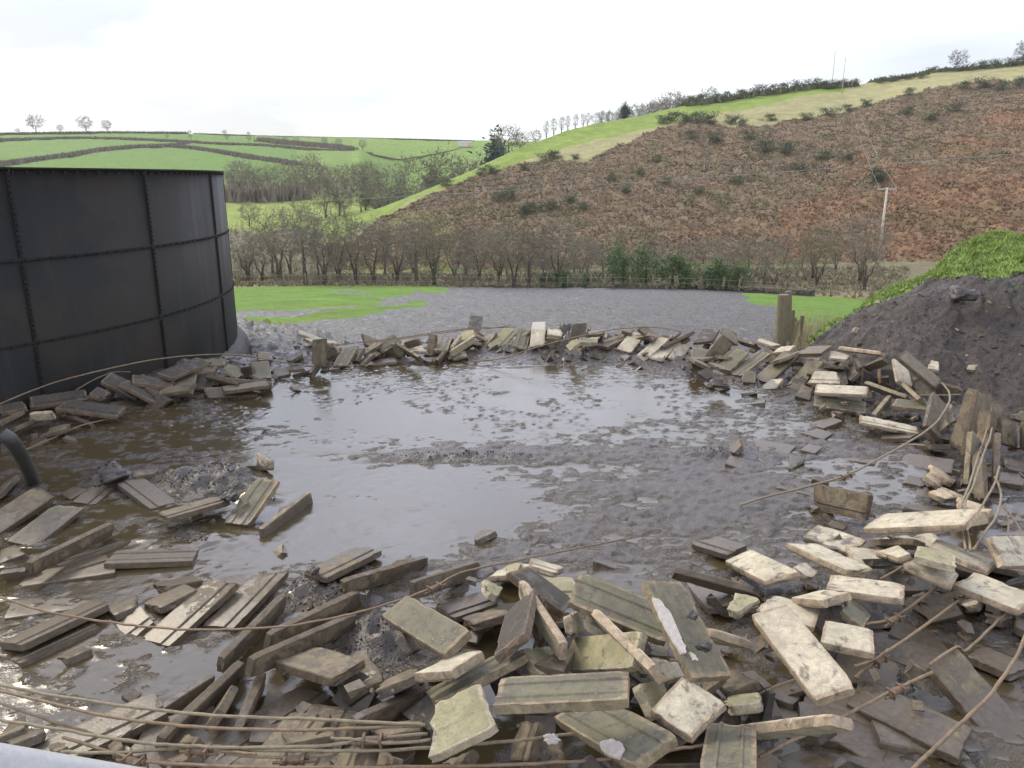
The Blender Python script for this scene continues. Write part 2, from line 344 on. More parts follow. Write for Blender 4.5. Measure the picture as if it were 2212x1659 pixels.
Z += np.where(FLD & (RB > 16), fbm(TX*1.4, TY*1.4, 4, 13)*.11, 0)*(wet*.7+.3)
nA, nR = Z.shape
idx = np.arange(nA*nR).reshape(nA, nR)
q = np.stack([idx[:-1, :-1], idx[1:, :-1], idx[1:, 1:], idx[:-1, 1:]], -1).reshape(-1, 4)
tm = mesh('ground', np.stack([TX, TY, Z], -1).reshape(-1, 3), q, True)
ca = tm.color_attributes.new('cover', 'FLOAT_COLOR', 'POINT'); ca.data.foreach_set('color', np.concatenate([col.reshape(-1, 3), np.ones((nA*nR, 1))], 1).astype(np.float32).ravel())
wa = tm.attributes.new('wet', 'FLOAT', 'POINT'); wa.data.foreach_set('value', wet.astype(np.float32).ravel())
m, t, b = newmat('ground_mat'); g = G(t); tcn = g.n('TexCoord'); v = tcn.outputs['Object']
at = g.n('Attribute'); at.attribute_name = 'cover'; aw = g.n('Attribute'); aw.attribute_name = 'wet'
na = g.noise(v, .35, 6, .7); nb = g.noise(v, 2.6, 6, .75); nc_ = g.noise(v, 14, 4, .7)
c = g.mix(.55, at.outputs['Color'], g.ramp(na, [(.3, .55), (.7, 1.45)]), 'MULTIPLY'); c = g.mix(.6, c, g.ramp(nb, [(.28, .45), (.72, 1.5)]), 'MULTIPLY')
g.l(c, b.inputs['Base Color'])
vo = g.n('TexVoronoi'); vo.inputs['Scale'].default_value = 2.2; g.l(v, vo.inputs['Vector'])
ng = g.noise(v, 5.5, 5, .7, .4); wr_ = g.ramp(ng, [(.42, .10), (.56, .62)]); c = g.mix(g.math('MULTIPLY', aw.outputs['Fac'], g.ramp(ng, [(.4, .55), (.52, 0.)])), c, (.02, .017, .013)); g.l(c, b.inputs['Base Color'])
g.l(g.mix(aw.outputs['Fac'], .9, wr_), b.inputs['Roughness'])
g.l(g.mix(aw.outputs['Fac'], .15, .5), b.inputs['Specular IOR Level'])
hh = g.math('ADD', nb, g.math('MULTIPLY', nc_, .3)); hh = g.math('ADD', hh, g.math('MULTIPLY', vo.outputs['Distance'], .35))
g.l(g.bump(hh, .85, .16), b.inputs['Normal'])
ground = link('ground', tm, m); tag(ground, 'farmland valley: slurry-covered field, green pastures and a bracken hillside', 'ground', kind='structure')
def ground_hit(x, y, rmin=0):                              # 2212-scale pixel -> point of ground seen there
    a, tn = azel(x, y); i = int(np.clip(np.searchsorted(AZ, a), 0, nA-1)); tt = (Z[i]-H)/RRr
    for j in range(len(RRr)):
        if RRr[j] > rmin and tt[j] >= tn: return np.array([TX[i, j], TY[i, j], Z[i, j]])
    j = int(np.argmin(np.where(RRr > max(rmin, 20), np.abs(tt-tn), 9))); return np.array([TX[i, j], TY[i, j], Z[i, j]])
def ground_at(x, r):                                       # 2212-scale column, distance -> ground point
    a, _ = azel(x, 400)
    for _ in range(3):
        i = int(np.clip(np.searchsorted(AZ, a), 0, nA-1)); j = int(np.searchsorted(RRr, r)); q_ = proj(TX[i, j], TY[i, j], Z[i, j])[0]; a = a+(x-q_)*S2/F*.9
    i = int(np.clip(np.searchsorted(AZ, a), 0, nA-1)); j = int(np.searchsorted(RRr, r)); return np.array([TX[i, j], TY[i, j], Z[i, j]])
# ---------------------------------------------------------------- slurry sheet inside and around the burst store
CX, CY, CR = -.9, 9.3, 7.8
gx = np.arange(-12, 13, .04); gy = np.arange(.4, 19.6, .04); X, Y = np.meshgrid(gx, gy, indexing='ij')
px_, py_ = proj(X, Y, np.zeros_like(X))
def blob(cx, cy, rx, ry, a, p=2):
    return a*np.exp(-(((px_-cx)/rx)**2+((py_-cy)/ry)**2)**(p/2))
bias = -.02+np.zeros_like(X)
bias += blob(1080,860,560,75,-.5,4)+blob(700,950,190,110,-.3)+blob(330,920,260,110,-.10)      # big glossy far pool
bias += blob(760,1110,430,85,-.6,4)+blob(560,1200,230,50,-.6)+blob(300,1290,170,40,-.4)                          # near glossy pool
bias += blob(1000,985,330,15,.62)+blob(1200,975,180,18,.35)+blob(760,1065,110,22,.45)+blob(950,855,420,10,.16)+blob(780,830,200,20,.12)+blob(700,930,90,40,.12)                    # scum ridges
bias += blob(1420,1080,280,120,.42,3)+blob(1250,1190,220,30,.35)+blob(1060,1150,200,50,.05)+blob(1700,1080,200,90,.15)
bias += blob(420,1040,110,30,.8)+blob(400,1150,130,30,.6)+blob(850,1390,110,50,.9)+blob(700,1250,180,30,.6)+blob(240,1050,60,20,.6)
bias += blob(230,1430,330,90,-.12,3)+blob(300,930,330,90,.10)+blob(620,1500,90,40,-.5)+blob(150,1250,200,60,-.1)+blob(1950,1350,170,140,.12)+blob(2000,1250,60,25,-.4)+blob(1800,1600,120,40,-.6)
D = np.hypot(X-CX, Y-CY)
bias += .5*sstep(CR-.5, CR+.5, D)*(Y > 6)-.12*(D < 3)
far_fl = np.exp(-((py_-870)/80)**2)
nz = fbm(X*1.1, Y*2.4, 5, 21)*.55+fbm(X*6, Y*11, 4, 31)*.6+np.abs(fbm(X*12, Y*14, 3, 41))*.2
dots = np.clip(fbm(X*11, Y*17, 2, 51)-.26, 0, 1)*2.4*(far_fl*.9+.25)*(fbm(X*.8, Y*.8, 2, 8) > -.3)
lv = nz+bias
mudv = np.clip(lv*1.6+.1+dots, -.6, 1)
hz_ = np.clip(lv-.05, 0, 2); SZ = hz_**1.1*.035+dots.clip(0, 1)*.03
SZ += np.where(hz_ > 0, np.abs(fbm(X*9, Y*13, 4, 61))*.04*np.clip(hz_*4, 0, 1), 0)
mounds = 0
for (a, b_, rx, ry, hh_) in ((500,1035,55,18,.16),(455,1055,60,20,.12),(400,1040,70,16,.1),(240,1035,50,14,.18),(400,1165,110,26,.045),(560,1080,40,10,.1),(840,1385,80,36,.22),(660,1290,120,30,.12),(1000,990,300,9,.05),(1530,985,60,12,.08),(1240,752,120,14,.3),(1700,1150,80,30,.02)):
    mounds = mounds+blob(a, b_, rx, ry, hh_)
SZ += mounds*(1+fbm(X*6, Y*6, 4, 71)*1.1); mudv = np.clip(mudv+mounds*8, -.6, 1)
rim = sstep(CR+.45, CR+1.1, D)*(Y > 5.0); SZ += rim*.09*(1+fbm(X*3, Y*3, 3, 77)); mudv = np.clip(mudv+rim, -.6, 1)
SZ -= sstep(CR+1.7, CR+3.0, D)*(Y > 4)*1.4
mm_ = np.stack([X, Y, SZ], -1).reshape(-1, 3); ni, nj = X.shape; idx = np.arange(ni*nj).reshape(ni, nj)
keep = (D[:-1, :-1] < CR+3.4) | (Y[:-1, :-1] < 7)
q = np.stack([idx[:-1, :-1], idx[1:, :-1], idx[1:, 1:], idx[:-1, 1:]], -1)[keep]
sm = mesh('slurry', mm_, q, True)
aa = sm.attributes.new('mud', 'FLOAT', 'POINT'); aa.data.foreach_set('value', mudv.astype(np.float32).ravel())
sl = link('slurry', sm, M_SLURRY); tag(sl, 'pool of glossy brown slurry with scum and wet mud inside the collapsed store', 'slurry', kind='structure')
# ---------------------------------------------------------------- soil bank on the right
bx = np.linspace(1640, 2700, 330); ba = azel(bx, 500)[0]; br = np.concatenate([np.linspace(11.5, 24, 260), np.linspace(24.2, 34, 20)])
def tcol(pts, x): return azel(x, yl(pts, x))[1]
tS = tcol([(1640,780),(1780,746),(1840,708),(1900,674),(1990,638),(2080,620),(2212,630),(2700,645)], bx)
tG = tcol([(1640,800),(1760,760),(1800,742),(1870,694),(1950,632),(2030,590),(2090,538),(2150,518),(2212,516),(2700,490)], bx)
BZ = np.zeros((len(bx), len(br)))
for i in range(len(bx)):
    zs = H+18.5*tS[i]; zg = H+22*tG[i]
    BZ[i] = np.interp(br, [11.5, 13.8, 15.6, 18.5, 22, 27, 34], [-1.0, -.45, -.5+.62*float(sstep(1700, 1900, bx[i])), zs, zg, zg-1.2, -1.8])
for _ in range(5):
    Zp = np.pad(BZ, ((0,0),(2,2)), mode='edge'); BZ = sum(ker[k]*Zp[:, k:k+BZ.shape[1]] for k in range(5))
A2, R2 = np.meshgrid(ba, br, indexing='ij'); BX = R2*np.sin(A2); BY = R2*np.cos(A2)
soil = R2 < 19.3+fbm(BX*1.2, BY*1.2, 4, 3)*1.6
BZ += fbm(BX*.9, BY*.9, 4, 5)*.2+np.where(soil, np.abs(fbm(BX*3, BY*3, 4, 9))*.16+np.abs(fbm(BX*9, BY*9, 2, 19))*.05, fbm(BX*1.8, BY*1.8, 3, 9)*.28)
BZ -= .45*sstep(1860, 1640, bx)[:, None]
bm_ = mesh('soil_bank', np.stack([BX, BY, BZ], -1).reshape(-1, 3), np.stack([(ii := np.arange(BZ.size).reshape(BZ.shape))[:-1, :-1], ii[1:, :-1], ii[1:, 1:], ii[:-1, 1:]], -1).reshape(-1, 4), True)
sa = bm_.attributes.new('soil', 'FLOAT', 'POINT'); sa.data.foreach_set('value', soil.astype(np.float32).ravel())
m, t, b = newmat('bank_mat'); g = G(t); tcn = g.n('TexCoord'); v = tcn.outputs['Object']; a = g.n('Attribute'); a.attribute_name = 'soil'
na = g.noise(v, 1.5, 6, .7); nb = g.noise(v, 11, 6, .75)
so_ = g.ramp(na, [(.35, (.034, .025, .018)), (.6, (.056, .042, .030)), (.75, (.10, .074, .045))])
so_ = g.mix(g.ramp(nb, [(.62, 0.), (.72, .8)]), so_, (.20, .17, .12)); gr_ = g.ramp(nb, [(.3, (.13, .17, .045)), (.6, (.2, .28, .06)), (.75, (.27, .31, .1))])
g.l(g.mix(a.outputs['Fac'], gr_, so_), b.inputs['Base Color']); g.l(g.ramp(nb, [(.4, .45), (.6, .8)]), b.inputs['Roughness'])
g.l(g.bump(g.math('ADD', nb, na), .9, .09), b.inputs['Normal'])
tag(link('soil_bank', bm_, m), 'bank of dark wet soil topped with green grass at the right', 'bank', kind='structure')
def bank_pt(x, r):
    a_ = azel(x, 500)[0]; i = int(np.clip(np.searchsorted(ba, a_), 0, len(ba)-1)); j = int(np.clip(np.searchsorted(br, r), 0, len(br)-1)); return BX[i, j], BY[i, j], BZ[i, j], soil[i, j]
def blades(pts, hmin, hmax, wd, lean=.35, per=5, seed=1):
    r_ = np.random.RandomState(seed); n = len(pts)*per; P0 = np.repeat(np.asarray(pts), per, 0)+np.c_[r_.normal(0, .05, (n, 2)), np.zeros(n)]
    hh = r_.uniform(hmin, hmax, n); an = r_.uniform(0, 6.283, n); ln = r_.uniform(0, lean, n)*hh; a2 = r_.uniform(0, 6.283, n)
    dx = np.c_[np.cos(an), np.sin(an), 0*an]*wd/2; tip = P0+np.c_[np.cos(a2)*ln, np.sin(a2)*ln, hh]
    V = np.stack([P0-dx, P0+dx, tip], 1).reshape(-1, 3); return V, np.arange(n*3).reshape(-1, 3)
pts = []
for k in range(14000):
    x = rnd.uniform(1780, 2500); r = rnd.uniform(17, 26); p = bank_pt(x, r)
    if not p[3] and (BZ.min() < p[2]): pts.append(p[:3])
V, Fq = blades(pts, .03, .11, .035, 1.4, 9, 3)
tag(link('bank_grass', mesh('bank_grass', V, Fq), M_GRASSY), 'thick green grass on top of the soil bank', 'grass', kind='stuff')
pts = []
for k in range(420):
    x = rnd.uniform(1660, 1850); r = rnd.uniform(19, 25); p = ground_at(x, r)
    if x > 1730 or rnd.random() < .25: pts.append((p[0]+rnd.uniform(-.2, .2), p[1], p[2]+.05))
V, Fq = blades(pts, .3, 1.2, .014, .9, 9, 4)
M_DRY = simple('dry_stalks', (.30, .25, .15), .8, 2, .3, 0)
tag(link('dry_grass', mesh('dry_grass', V, Fq), M_DRY), 'pale dry grass stalks between the timber posts and the soil bank', 'dry grass', kind='stuff')
# ---------------------------------------------------------------- slabs
DATA = [   # face tone size pose, length, width, centre, quaternion, label
("fm-t",0.86,0.372,-5.98,8.50,0.14,0.519,0.066,0.153,-0.838,"broad mud-filmed slab at the left edge of the photo, just below the grey hose"),
("fg-t",0.82,0.351,-5.46,8.28,0.09,0.762,0.107,-0.008,0.639,"smooth grey slab parallel to and just below the broad slab by the hose"),
("em-l",1.17,0.141,-4.72,7.54,0.24,0.784,0.052,0.086,0.613,"long narrow edge-on slab in brown slurry, just below the smooth grey slab at left"),
("rg-l",0.88,0.367,-3.88,7.54,0.07,0.997,-0.038,0.021,0.070,"ribbed slab lying level with its right end touching the bright white pool"),
("rm-t",0.94,0.355,-4.74,9.26,0.07,0.937,-0.020,0.059,-0.344,"muddy ribbed slab sliding into brown liquid, upper left of the pool, beside black mud"),
("fmxs",0.35,0.376,-5.02,9.87,0.12,0.969,-0.041,-0.020,0.242,"small block standing on end beside the black mud clump"),
("em-l",0.84,0.099,-4.00,10.02,0.12,0.982,0.080,0.025,0.169,"thin beam-like slab on black mud near the small block"),
("rm-t",0.77,0.368,-3.83,8.52,0.20,0.899,-0.076,-0.002,0.431,"thick ribbed slab with a stepped edge resting on mud, above the bright pool"),
("fmxl",0.22,0.330,-5.73,9.30,0.05,0.855,0.040,-0.145,0.496,""),
("rmxl",0.44,0.311,-5.42,9.24,0.05,0.742,0.077,-0.027,0.666,""),
("emxt",0.67,0.110,-6.57,9.41,0.11,0.514,0.323,0.427,0.670,""),
("rm-l",0.75,0.364,-4.70,7.77,0.00,0.898,-0.114,-0.058,0.421,""),
("fmxl",0.22,0.375,-5.48,7.64,0.05,0.956,0.013,-0.078,0.283,""),
("emxl",0.30,0.118,-5.08,7.18,0.09,0.961,0.082,0.093,0.249,""),
("fmxl",0.41,0.352,-4.58,7.49,0.02,0.943,-0.089,-0.051,0.317,""),
("rm-t",0.85,0.371,-4.15,6.23,0.09,0.855,-0.110,-0.046,0.504,"long ribbed slab at the left edge, crossed by the curved rod"),
("rm-l",0.70,0.358,-4.10,6.04,0.01,0.878,-0.102,-0.056,0.464,"half-sunk ribbed slab directly below the left-edge one crossed by the curved rod"),
("fmxl",0.25,0.340,-3.84,5.87,0.01,0.895,-0.137,-0.060,0.421,""),
("rm-l",0.38,0.365,-3.52,6.24,0.02,0.893,0.059,-0.141,0.423,""),
("rm-t",0.89,0.370,-3.00,6.40,0.11,0.838,0.019,-0.118,0.533,"large ribbed slab under the curved rod, immediately left of the slab with a wet streak"),
("rm-t",0.84,0.355,-2.56,6.59,0.11,0.807,-0.012,-0.083,0.584,"ribbed muddy slab with a white wet streak down its face"),
("em-t",1.05,0.126,-2.28,6.01,0.20,0.775,0.065,0.058,0.626,"thick slab on its edge right of the slab with the wet streak"),
("fmxl",0.27,0.337,-3.72,6.56,0.05,0.912,-0.079,-0.090,0.392,""),
("fmxt",0.39,0.373,-3.30,6.65,0.10,0.921,-0.076,-0.097,0.370,""),
("fmxl",0.42,0.350,-3.41,7.01,0.05,0.965,-0.140,-0.018,0.223,""),
("em-t",0.84,0.078,-2.65,5.08,0.10,0.865,-0.027,-0.012,0.501,"very long narrow slab on edge rising from the grey slick toward the foreground rods"),
("em-t",0.99,0.104,-2.35,5.06,0.18,0.778,0.094,0.108,0.612,"long slab on edge just right of the very long narrow one above the foreground rods"),
("emxt",0.55,0.082,-2.14,5.00,0.20,0.651,0.095,0.331,0.677,""),
("emxt",0.57,0.083,-1.98,5.06,0.20,0.682,0.055,0.077,0.725,""),
("fmxl",0.22,0.338,-3.57,4.75,0.09,0.903,-0.168,-0.022,0.395,""),
("fmxl",0.10,0.328,-3.24,4.62,0.10,0.897,-0.162,-0.128,0.392,""),
("fmxl",0.16,0.338,-3.69,4.83,0.09,0.933,-0.139,-0.108,0.312,""),
("fmxt",0.10,0.373,-2.83,4.62,0.11,0.887,-0.147,-0.169,0.405,""),
("fmxt",0.09,0.373,-2.28,4.57,0.19,0.854,-0.143,-0.278,0.417,""),
("fmxl",0.16,0.328,-2.29,4.46,0.14,0.890,-0.212,-0.078,0.396,""),
("rg-t",0.72,0.354,-3.17,8.67,0.21,0.799,0.113,-0.196,0.557,"ribbed grey slab leaning out of the pool, left of the narrow wedge"),
("eg-t",1.04,0.107,-2.74,8.60,0.13,0.804,-0.018,-0.033,0.593,"narrow wedge-like slab on edge dipping into the bright water"),
("fmxl",0.24,0.313,-0.35,8.14,0.03,0.939,-0.123,-0.138,0.290,"lone small slab afloat in the open centre of the slurry"),
("rm-t",0.87,0.358,-1.77,7.28,0.14,0.851,-0.080,0.023,0.519,"ribbed slab with a clod on its corner at the near lip of the bright pool"),
("em-t",1.13,0.113,-1.27,7.04,0.19,0.904,0.012,0.100,0.416,"long slab on edge just right of the slab with a clod on its corner"),
("em-l",1.22,0.160,-0.64,6.93,0.22,0.848,-0.138,0.077,0.506,""),
("em-t",1.10,0.109,-1.76,6.17,0.24,0.879,0.020,0.066,0.472,"long slab on edge that the curved rod passes over at its lower end"),
("em-t",1.18,0.126,-1.73,5.70,0.30,0.868,0.001,0.110,0.483,"massive grooved slab with a wet top lying across the left foreground under the curved rod"),
("fmxt",0.70,0.390,-1.51,5.31,0.31,0.940,-0.102,-0.078,-0.316,"broken muddy slab with a squared front corner, above the brown puddle in the foreground"),
("fmxt",0.53,0.339,-1.27,5.39,0.14,0.490,-0.084,-0.123,0.859,"tilted slab half hidden behind the broken slab above the brown puddle"),
("fg-t",0.94,0.282,-0.71,5.47,0.55,0.891,0.137,-0.138,-0.411,"large smooth grey slab with two mud specks in the middle of the foreground"),
("fmxs",0.19,0.377,-0.82,5.51,0.35,0.879,-0.230,0.387,-0.156,""),
("fpxt",0.36,0.369,-0.46,4.95,0.55,0.930,-0.110,-0.197,-0.291,"broken pale chunk with a rough end at the foot of the smooth speck-marked slab"),
("fmxt",0.32,0.374,-0.87,5.11,0.30,0.963,-0.213,-0.148,0.074,""),
("em-t",0.91,0.074,-0.87,4.93,0.24,0.876,-0.043,0.131,0.463,""),
("rg-t",0.75,0.373,-0.28,5.04,0.40,0.951,-0.172,-0.167,0.193,"long grey ribbed slab running down from the dark standing slab to the lichen-green square"),
("fnxt",0.41,0.377,-0.33,4.10,0.75,0.974,0.085,-0.129,0.164,"squarish yellow-green lichened slab propped above the clamps in the foreground"),
("fm-l",0.79,0.242,-1.81,5.02,0.05,0.664,-0.002,0.127,0.736,""),
("fmxt",0.38,0.373,-1.46,4.64,0.20,0.960,-0.189,0.044,0.203,""),
("rmxt",0.13,0.373,-1.09,4.21,0.35,0.776,-0.115,-0.461,0.414,""),
("fmxt",0.08,0.375,-0.84,4.25,0.29,0.769,-0.146,-0.503,0.367,""),
("fmxt",0.37,0.373,-0.82,4.62,0.25,0.969,-0.238,-0.041,0.052,""),
("fmxt",0.09,0.370,-0.37,4.15,0.39,0.858,-0.263,-0.276,0.345,""),
("fnxt",0.18,0.373,-0.19,6.54,0.25,0.973,-0.143,0.156,-0.097,""),
("fpxt",0.35,0.374,-0.00,7.07,0.15,0.982,-0.098,-0.095,-0.128,""),
("rm-t",0.55,0.362,-0.42,6.54,0.08,0.947,-0.078,-0.016,0.310,""),
("fmxt",0.42,0.373,-0.23,6.15,0.20,0.957,-0.173,-0.078,0.220,""),
("fd-s",0.94,0.293,0.02,5.34,0.65,0.650,0.157,-0.311,-0.676,"dark slab standing on end with a brown rim, left of the ribbed grey slab"),  # near-black tone paints in the shade on its unlit face
("ep-t",0.96,0.120,0.24,5.53,0.64,0.810,-0.006,0.007,-0.587,"pale narrow-edged slab leaning steeply just right of the dark standing slab"),
("fd-t",0.56,0.373,0.28,6.17,0.47,0.949,-0.060,0.253,-0.177,""),
("rnxt",0.33,0.375,0.45,6.38,0.35,0.995,0.001,0.058,0.081,""),
("rpxt",0.31,0.374,0.34,6.98,0.25,0.980,-0.144,0.133,-0.032,""),
("rg-t",0.84,0.375,0.88,5.50,0.69,0.968,0.121,0.073,-0.207,"large grey ribbed slab at the back of the heap, under the green ribbed slab"),
("rg-t",0.80,0.357,1.25,4.86,0.91,0.805,0.029,0.249,-0.537,"greenish ribbed slab with a flaked white strip and two clods on top of the heap"),
("ep-t",0.95,0.087,0.79,4.98,0.75,0.790,0.188,-0.208,-0.546,"narrow cream slab on edge running down between the ribbed slabs in the heap"),
("fn-t",0.94,0.281,0.66,5.09,0.54,0.825,0.221,-0.408,-0.322,"pale green smooth slab behind the level ribbed slab at the front of the heap"),
("rg-t",0.83,0.373,0.31,4.15,0.93,0.992,-0.087,-0.068,-0.058,"level grey ribbed slab speckled white at the very front of the heap, brown front edge"),
("rg-t",0.89,0.353,0.64,4.24,0.58,0.476,-0.157,-0.011,0.866,"grey-green slab with a round pale scar, below the level speckled slab"),
("fpxt",0.34,0.377,1.16,4.32,0.65,0.922,0.141,0.033,-0.358,"cream blotchy slab tipped on its corner, under the lower end of the greenish ribbed slab"),
("fnxt",0.18,0.371,1.01,4.59,0.55,0.834,-0.069,0.369,-0.405,""),
("fpxt",0.16,0.370,1.18,4.94,0.50,0.849,-0.051,0.316,-0.420,""),
("rg-t",0.92,0.318,1.37,4.08,0.56,0.792,-0.152,0.115,0.581,"upright grey ribbed slab cut off by the bottom of the photo"),
("ep-t",0.95,0.071,1.72,4.22,0.59,0.785,0.264,-0.491,-0.271,"cream slab with a rounded lit edge and ragged right end, low in the right foreground"),
("epxt",0.55,0.087,1.70,5.25,0.55,0.821,0.415,0.370,0.128,"short cream half-round slab poking out right of the greenish ribbed slab"),
("em-t",0.86,0.091,1.98,6.59,0.29,0.934,0.332,0.048,-0.126,"long brown half-round slab at the edge of open slurry, above the green lump"),
("fm-l",0.81,0.304,1.95,6.79,0.07,0.670,-0.116,-0.001,0.733,""),
("fnxt",0.20,0.374,2.06,6.19,0.30,0.928,-0.048,-0.070,-0.361,""),
("rmxl",0.43,0.375,2.30,7.73,0.10,0.925,-0.009,-0.011,-0.380,""),
("fmxl",0.25,0.338,1.07,7.50,0.01,0.976,-0.089,0.094,-0.176,""),
("fp-t",0.93,0.329,2.46,6.94,0.27,0.763,0.035,-0.187,-0.618,"pale slab with flaky black scale at the slurry edge, right foreground"),
("fnxt",0.28,0.374,1.65,4.73,0.40,0.951,-0.237,-0.149,-0.130,""),
("fmxt",0.24,0.372,1.70,5.09,0.30,0.977,-0.166,-0.135,0.021,""),
("rmxt",0.26,0.373,0.07,4.43,0.30,0.778,-0.169,-0.507,0.331,""),
("fmxl",0.26,0.316,0.24,4.47,0.19,0.990,-0.118,-0.040,-0.059,""),
("fpxs",0.21,0.375,0.54,5.53,0.50,0.773,-0.098,0.561,-0.279,""),
("epxs",0.22,0.083,0.62,5.52,0.50,0.375,0.672,-0.023,-0.638,""),
("fnxt",0.19,0.373,0.78,5.54,0.45,0.929,-0.161,0.239,-0.231,""),
("emxt",0.55,0.071,0.93,5.48,0.49,0.764,0.076,-0.287,-0.572,""),
("fmxt",0.14,0.373,1.19,5.41,0.35,0.981,-0.162,-0.047,-0.100,""),
("fnxt",0.41,0.357,0.27,5.20,0.39,0.817,-0.162,0.140,-0.535,""),
("fmxt",0.18,0.373,0.36,5.14,0.45,0.980,-0.070,-0.002,-0.184,""),
("fnxt",0.18,0.374,-0.01,7.01,0.20,0.982,-0.126,-0.132,-0.044,""),
("emxs",0.30,0.087,0.18,5.63,0.40,0.371,0.665,0.225,-0.608,""),
("fp-t",0.80,0.349,3.17,6.97,0.36,0.832,-0.078,-0.000,-0.550,"pale slab with dark blunt lower end sticking out over the slurry, right foreground"),
("fpxt",0.19,0.373,2.90,6.79,0.30,0.908,-0.043,0.213,-0.358,""),
("fp-t",1.10,0.395,4.22,7.33,0.59,0.866,-0.009,-0.226,-0.446,"broad cream slab lying level below the standing wall remnants, its brown edge facing us"),
("rm-t",0.96,0.321,3.95,8.60,0.22,0.649,0.463,-0.465,-0.384,"tan ribbed slab standing on its long edge out of the slurry on the right"),
("fpxl",0.57,0.398,3.59,7.81,0.13,0.911,0.032,-0.026,-0.411,""),
("em-t",0.94,0.091,3.99,7.54,0.22,0.703,0.290,-0.492,-0.424,""),
("fpxt",0.20,0.373,3.86,7.06,0.35,0.973,-0.122,-0.181,-0.075,""),
("fp-t",0.64,0.373,3.24,6.32,0.39,0.962,-0.049,-0.054,-0.264,"cream slab with a rounded front edge in the middle of the right heap"),
("fpxt",0.38,0.368,2.75,6.12,0.42,0.819,-0.121,-0.181,-0.531,""),
("fpxt",0.46,0.375,2.46,6.04,0.32,0.969,-0.001,0.025,-0.244,""),
("fp-t",0.93,0.315,2.12,4.96,0.66,0.758,0.126,-0.047,-0.638,"brightest cream slab lying diagonally in the right foreground, black lichen on its lower end"),
("fgxt",0.25,0.372,3.03,6.00,0.32,0.892,-0.045,0.176,-0.415,""),
("fp-t",0.39,0.374,2.76,5.56,0.37,0.976,0.005,0.006,-0.219,"cream slab with a rounded edge just right of the brightest diagonal slab"),
("fp-t",0.54,0.373,4.41,6.83,0.45,0.927,-0.040,0.076,-0.365,"cream slab behind the green-sided block near the right edge"),
("fpxt",0.40,0.374,3.91,6.44,0.50,0.927,-0.022,0.115,-0.357,""),
("fp-t",0.55,0.366,4.33,6.16,0.44,0.883,0.033,-0.014,-0.468,"long cream slab cracked at its left end by the right edge of the photo"),
("fnxt",0.33,0.374,3.90,6.42,0.65,0.951,-0.070,0.014,-0.301,"green-sided broken block riding on the cream slabs near the right edge"),
("fp-t",0.89,0.323,4.95,6.69,0.56,0.942,0.297,0.103,0.118,"cream slab cut off by the right edge of the photo, mossy front side"),
("fm-l",0.63,0.390,3.60,5.15,0.13,0.837,0.193,0.235,-0.454,"brown mud-soaked slab crossed by two rods in the bottom right corner"),
("fm-l",0.78,0.382,2.98,4.91,0.11,0.911,0.035,-0.019,-0.410,"long brown mud-soaked slab left of the one in the bottom right corner"),
("fd-l",0.54,0.363,2.47,4.73,-0.01,0.885,-0.082,-0.092,-0.448,""),
("fmxl",0.39,0.391,2.08,4.52,0.06,0.899,-0.144,-0.146,-0.388,""),
("fm-l",0.36,0.361,4.10,5.65,0.08,0.898,-0.069,0.026,-0.434,""),
("fpxl",0.18,0.366,4.37,6.55,0.10,0.921,-0.169,-0.216,-0.275,""),
("fmxl",0.20,0.347,4.53,6.35,0.07,0.927,-0.111,0.074,-0.351,""),
("fmxl",0.19,0.347,4.67,6.19,0.07,0.920,-0.077,0.057,-0.380,""),
("fmxl",0.26,0.350,4.09,6.69,0.07,0.933,-0.112,0.011,-0.342,""),
("fmxl",0.30,0.355,2.18,5.30,0.05,0.928,-0.061,-0.017,-0.367,""),
("fmxt",0.24,0.375,5.23,7.96,0.30,0.951,-0.024,-0.176,-0.253,""),
("rg-t",0.94,0.351,4.73,16.15,0.23,0.878,0.256,-0.078,0.397,""),
("rg-t",0.97,0.377,4.99,15.72,0.25,0.941,0.012,-0.201,0.272,""),
("fgxs",0.27,0.360,4.77,15.00,0.14,0.963,0.239,-0.004,-0.121,""),
("fm-t",0.99,0.380,5.37,15.14,0.31,0.925,0.111,-0.224,0.286,""),
("fg-t",0.88,0.371,5.71,14.64,0.24,0.916,0.037,-0.355,0.182,""),
("fm-t",0.99,0.379,6.10,14.71,0.26,0.907,-0.172,-0.296,0.244,""),
("fpxt",0.34,0.377,5.10,14.56,0.10,0.916,0.119,-0.188,-0.333,""),
("fmxt",0.58,0.378,6.03,14.98,0.70,0.865,0.088,-0.166,-0.466,"brown slab tipped like a lean-to roof over a dark hollow, below the thick timber post"),
("rpxt",0.51,0.380,5.86,13.95,0.40,0.967,0.194,-0.046,-0.159,"short pale ribbed slab below the dark hollow on the right rim"),
("fpxt",0.38,0.376,6.42,14.68,0.65,0.976,0.083,-0.023,-0.199,""),
("ep-t",0.95,0.087,6.67,14.45,0.80,0.713,0.476,-0.319,-0.405,"long cream slab on edge along the top of the right rim"),
("emxt",0.63,0.097,6.67,14.47,0.61,0.603,0.208,-0.090,-0.765,""),
("emxt",0.64,0.097,6.78,14.06,0.66,0.711,0.205,-0.456,-0.495,""),
("fp-t",0.88,0.375,5.81,13.04,0.41,0.972,0.076,-0.052,-0.216,"pale slab with a crumbled lower edge lying over a ribbed one on the right rim"),
("rg-t",0.85,0.376,5.75,12.92,0.19,0.965,0.167,-0.009,-0.203,"ribbed slab under the pale crumbling one at the slurry edge on the right"),
("fmxt",0.27,0.379,5.47,13.79,0.15,0.931,0.209,0.025,-0.298,""),
("fp-s",0.88,0.287,7.02,13.39,0.64,0.775,0.236,0.022,0.586,"pale slab standing on end on the right rim beneath the soil bank"),
("fm-s",0.77,0.375,7.05,12.88,0.83,0.892,0.186,0.251,-0.327,"thin slab tilted like a blade against the soil bank"),
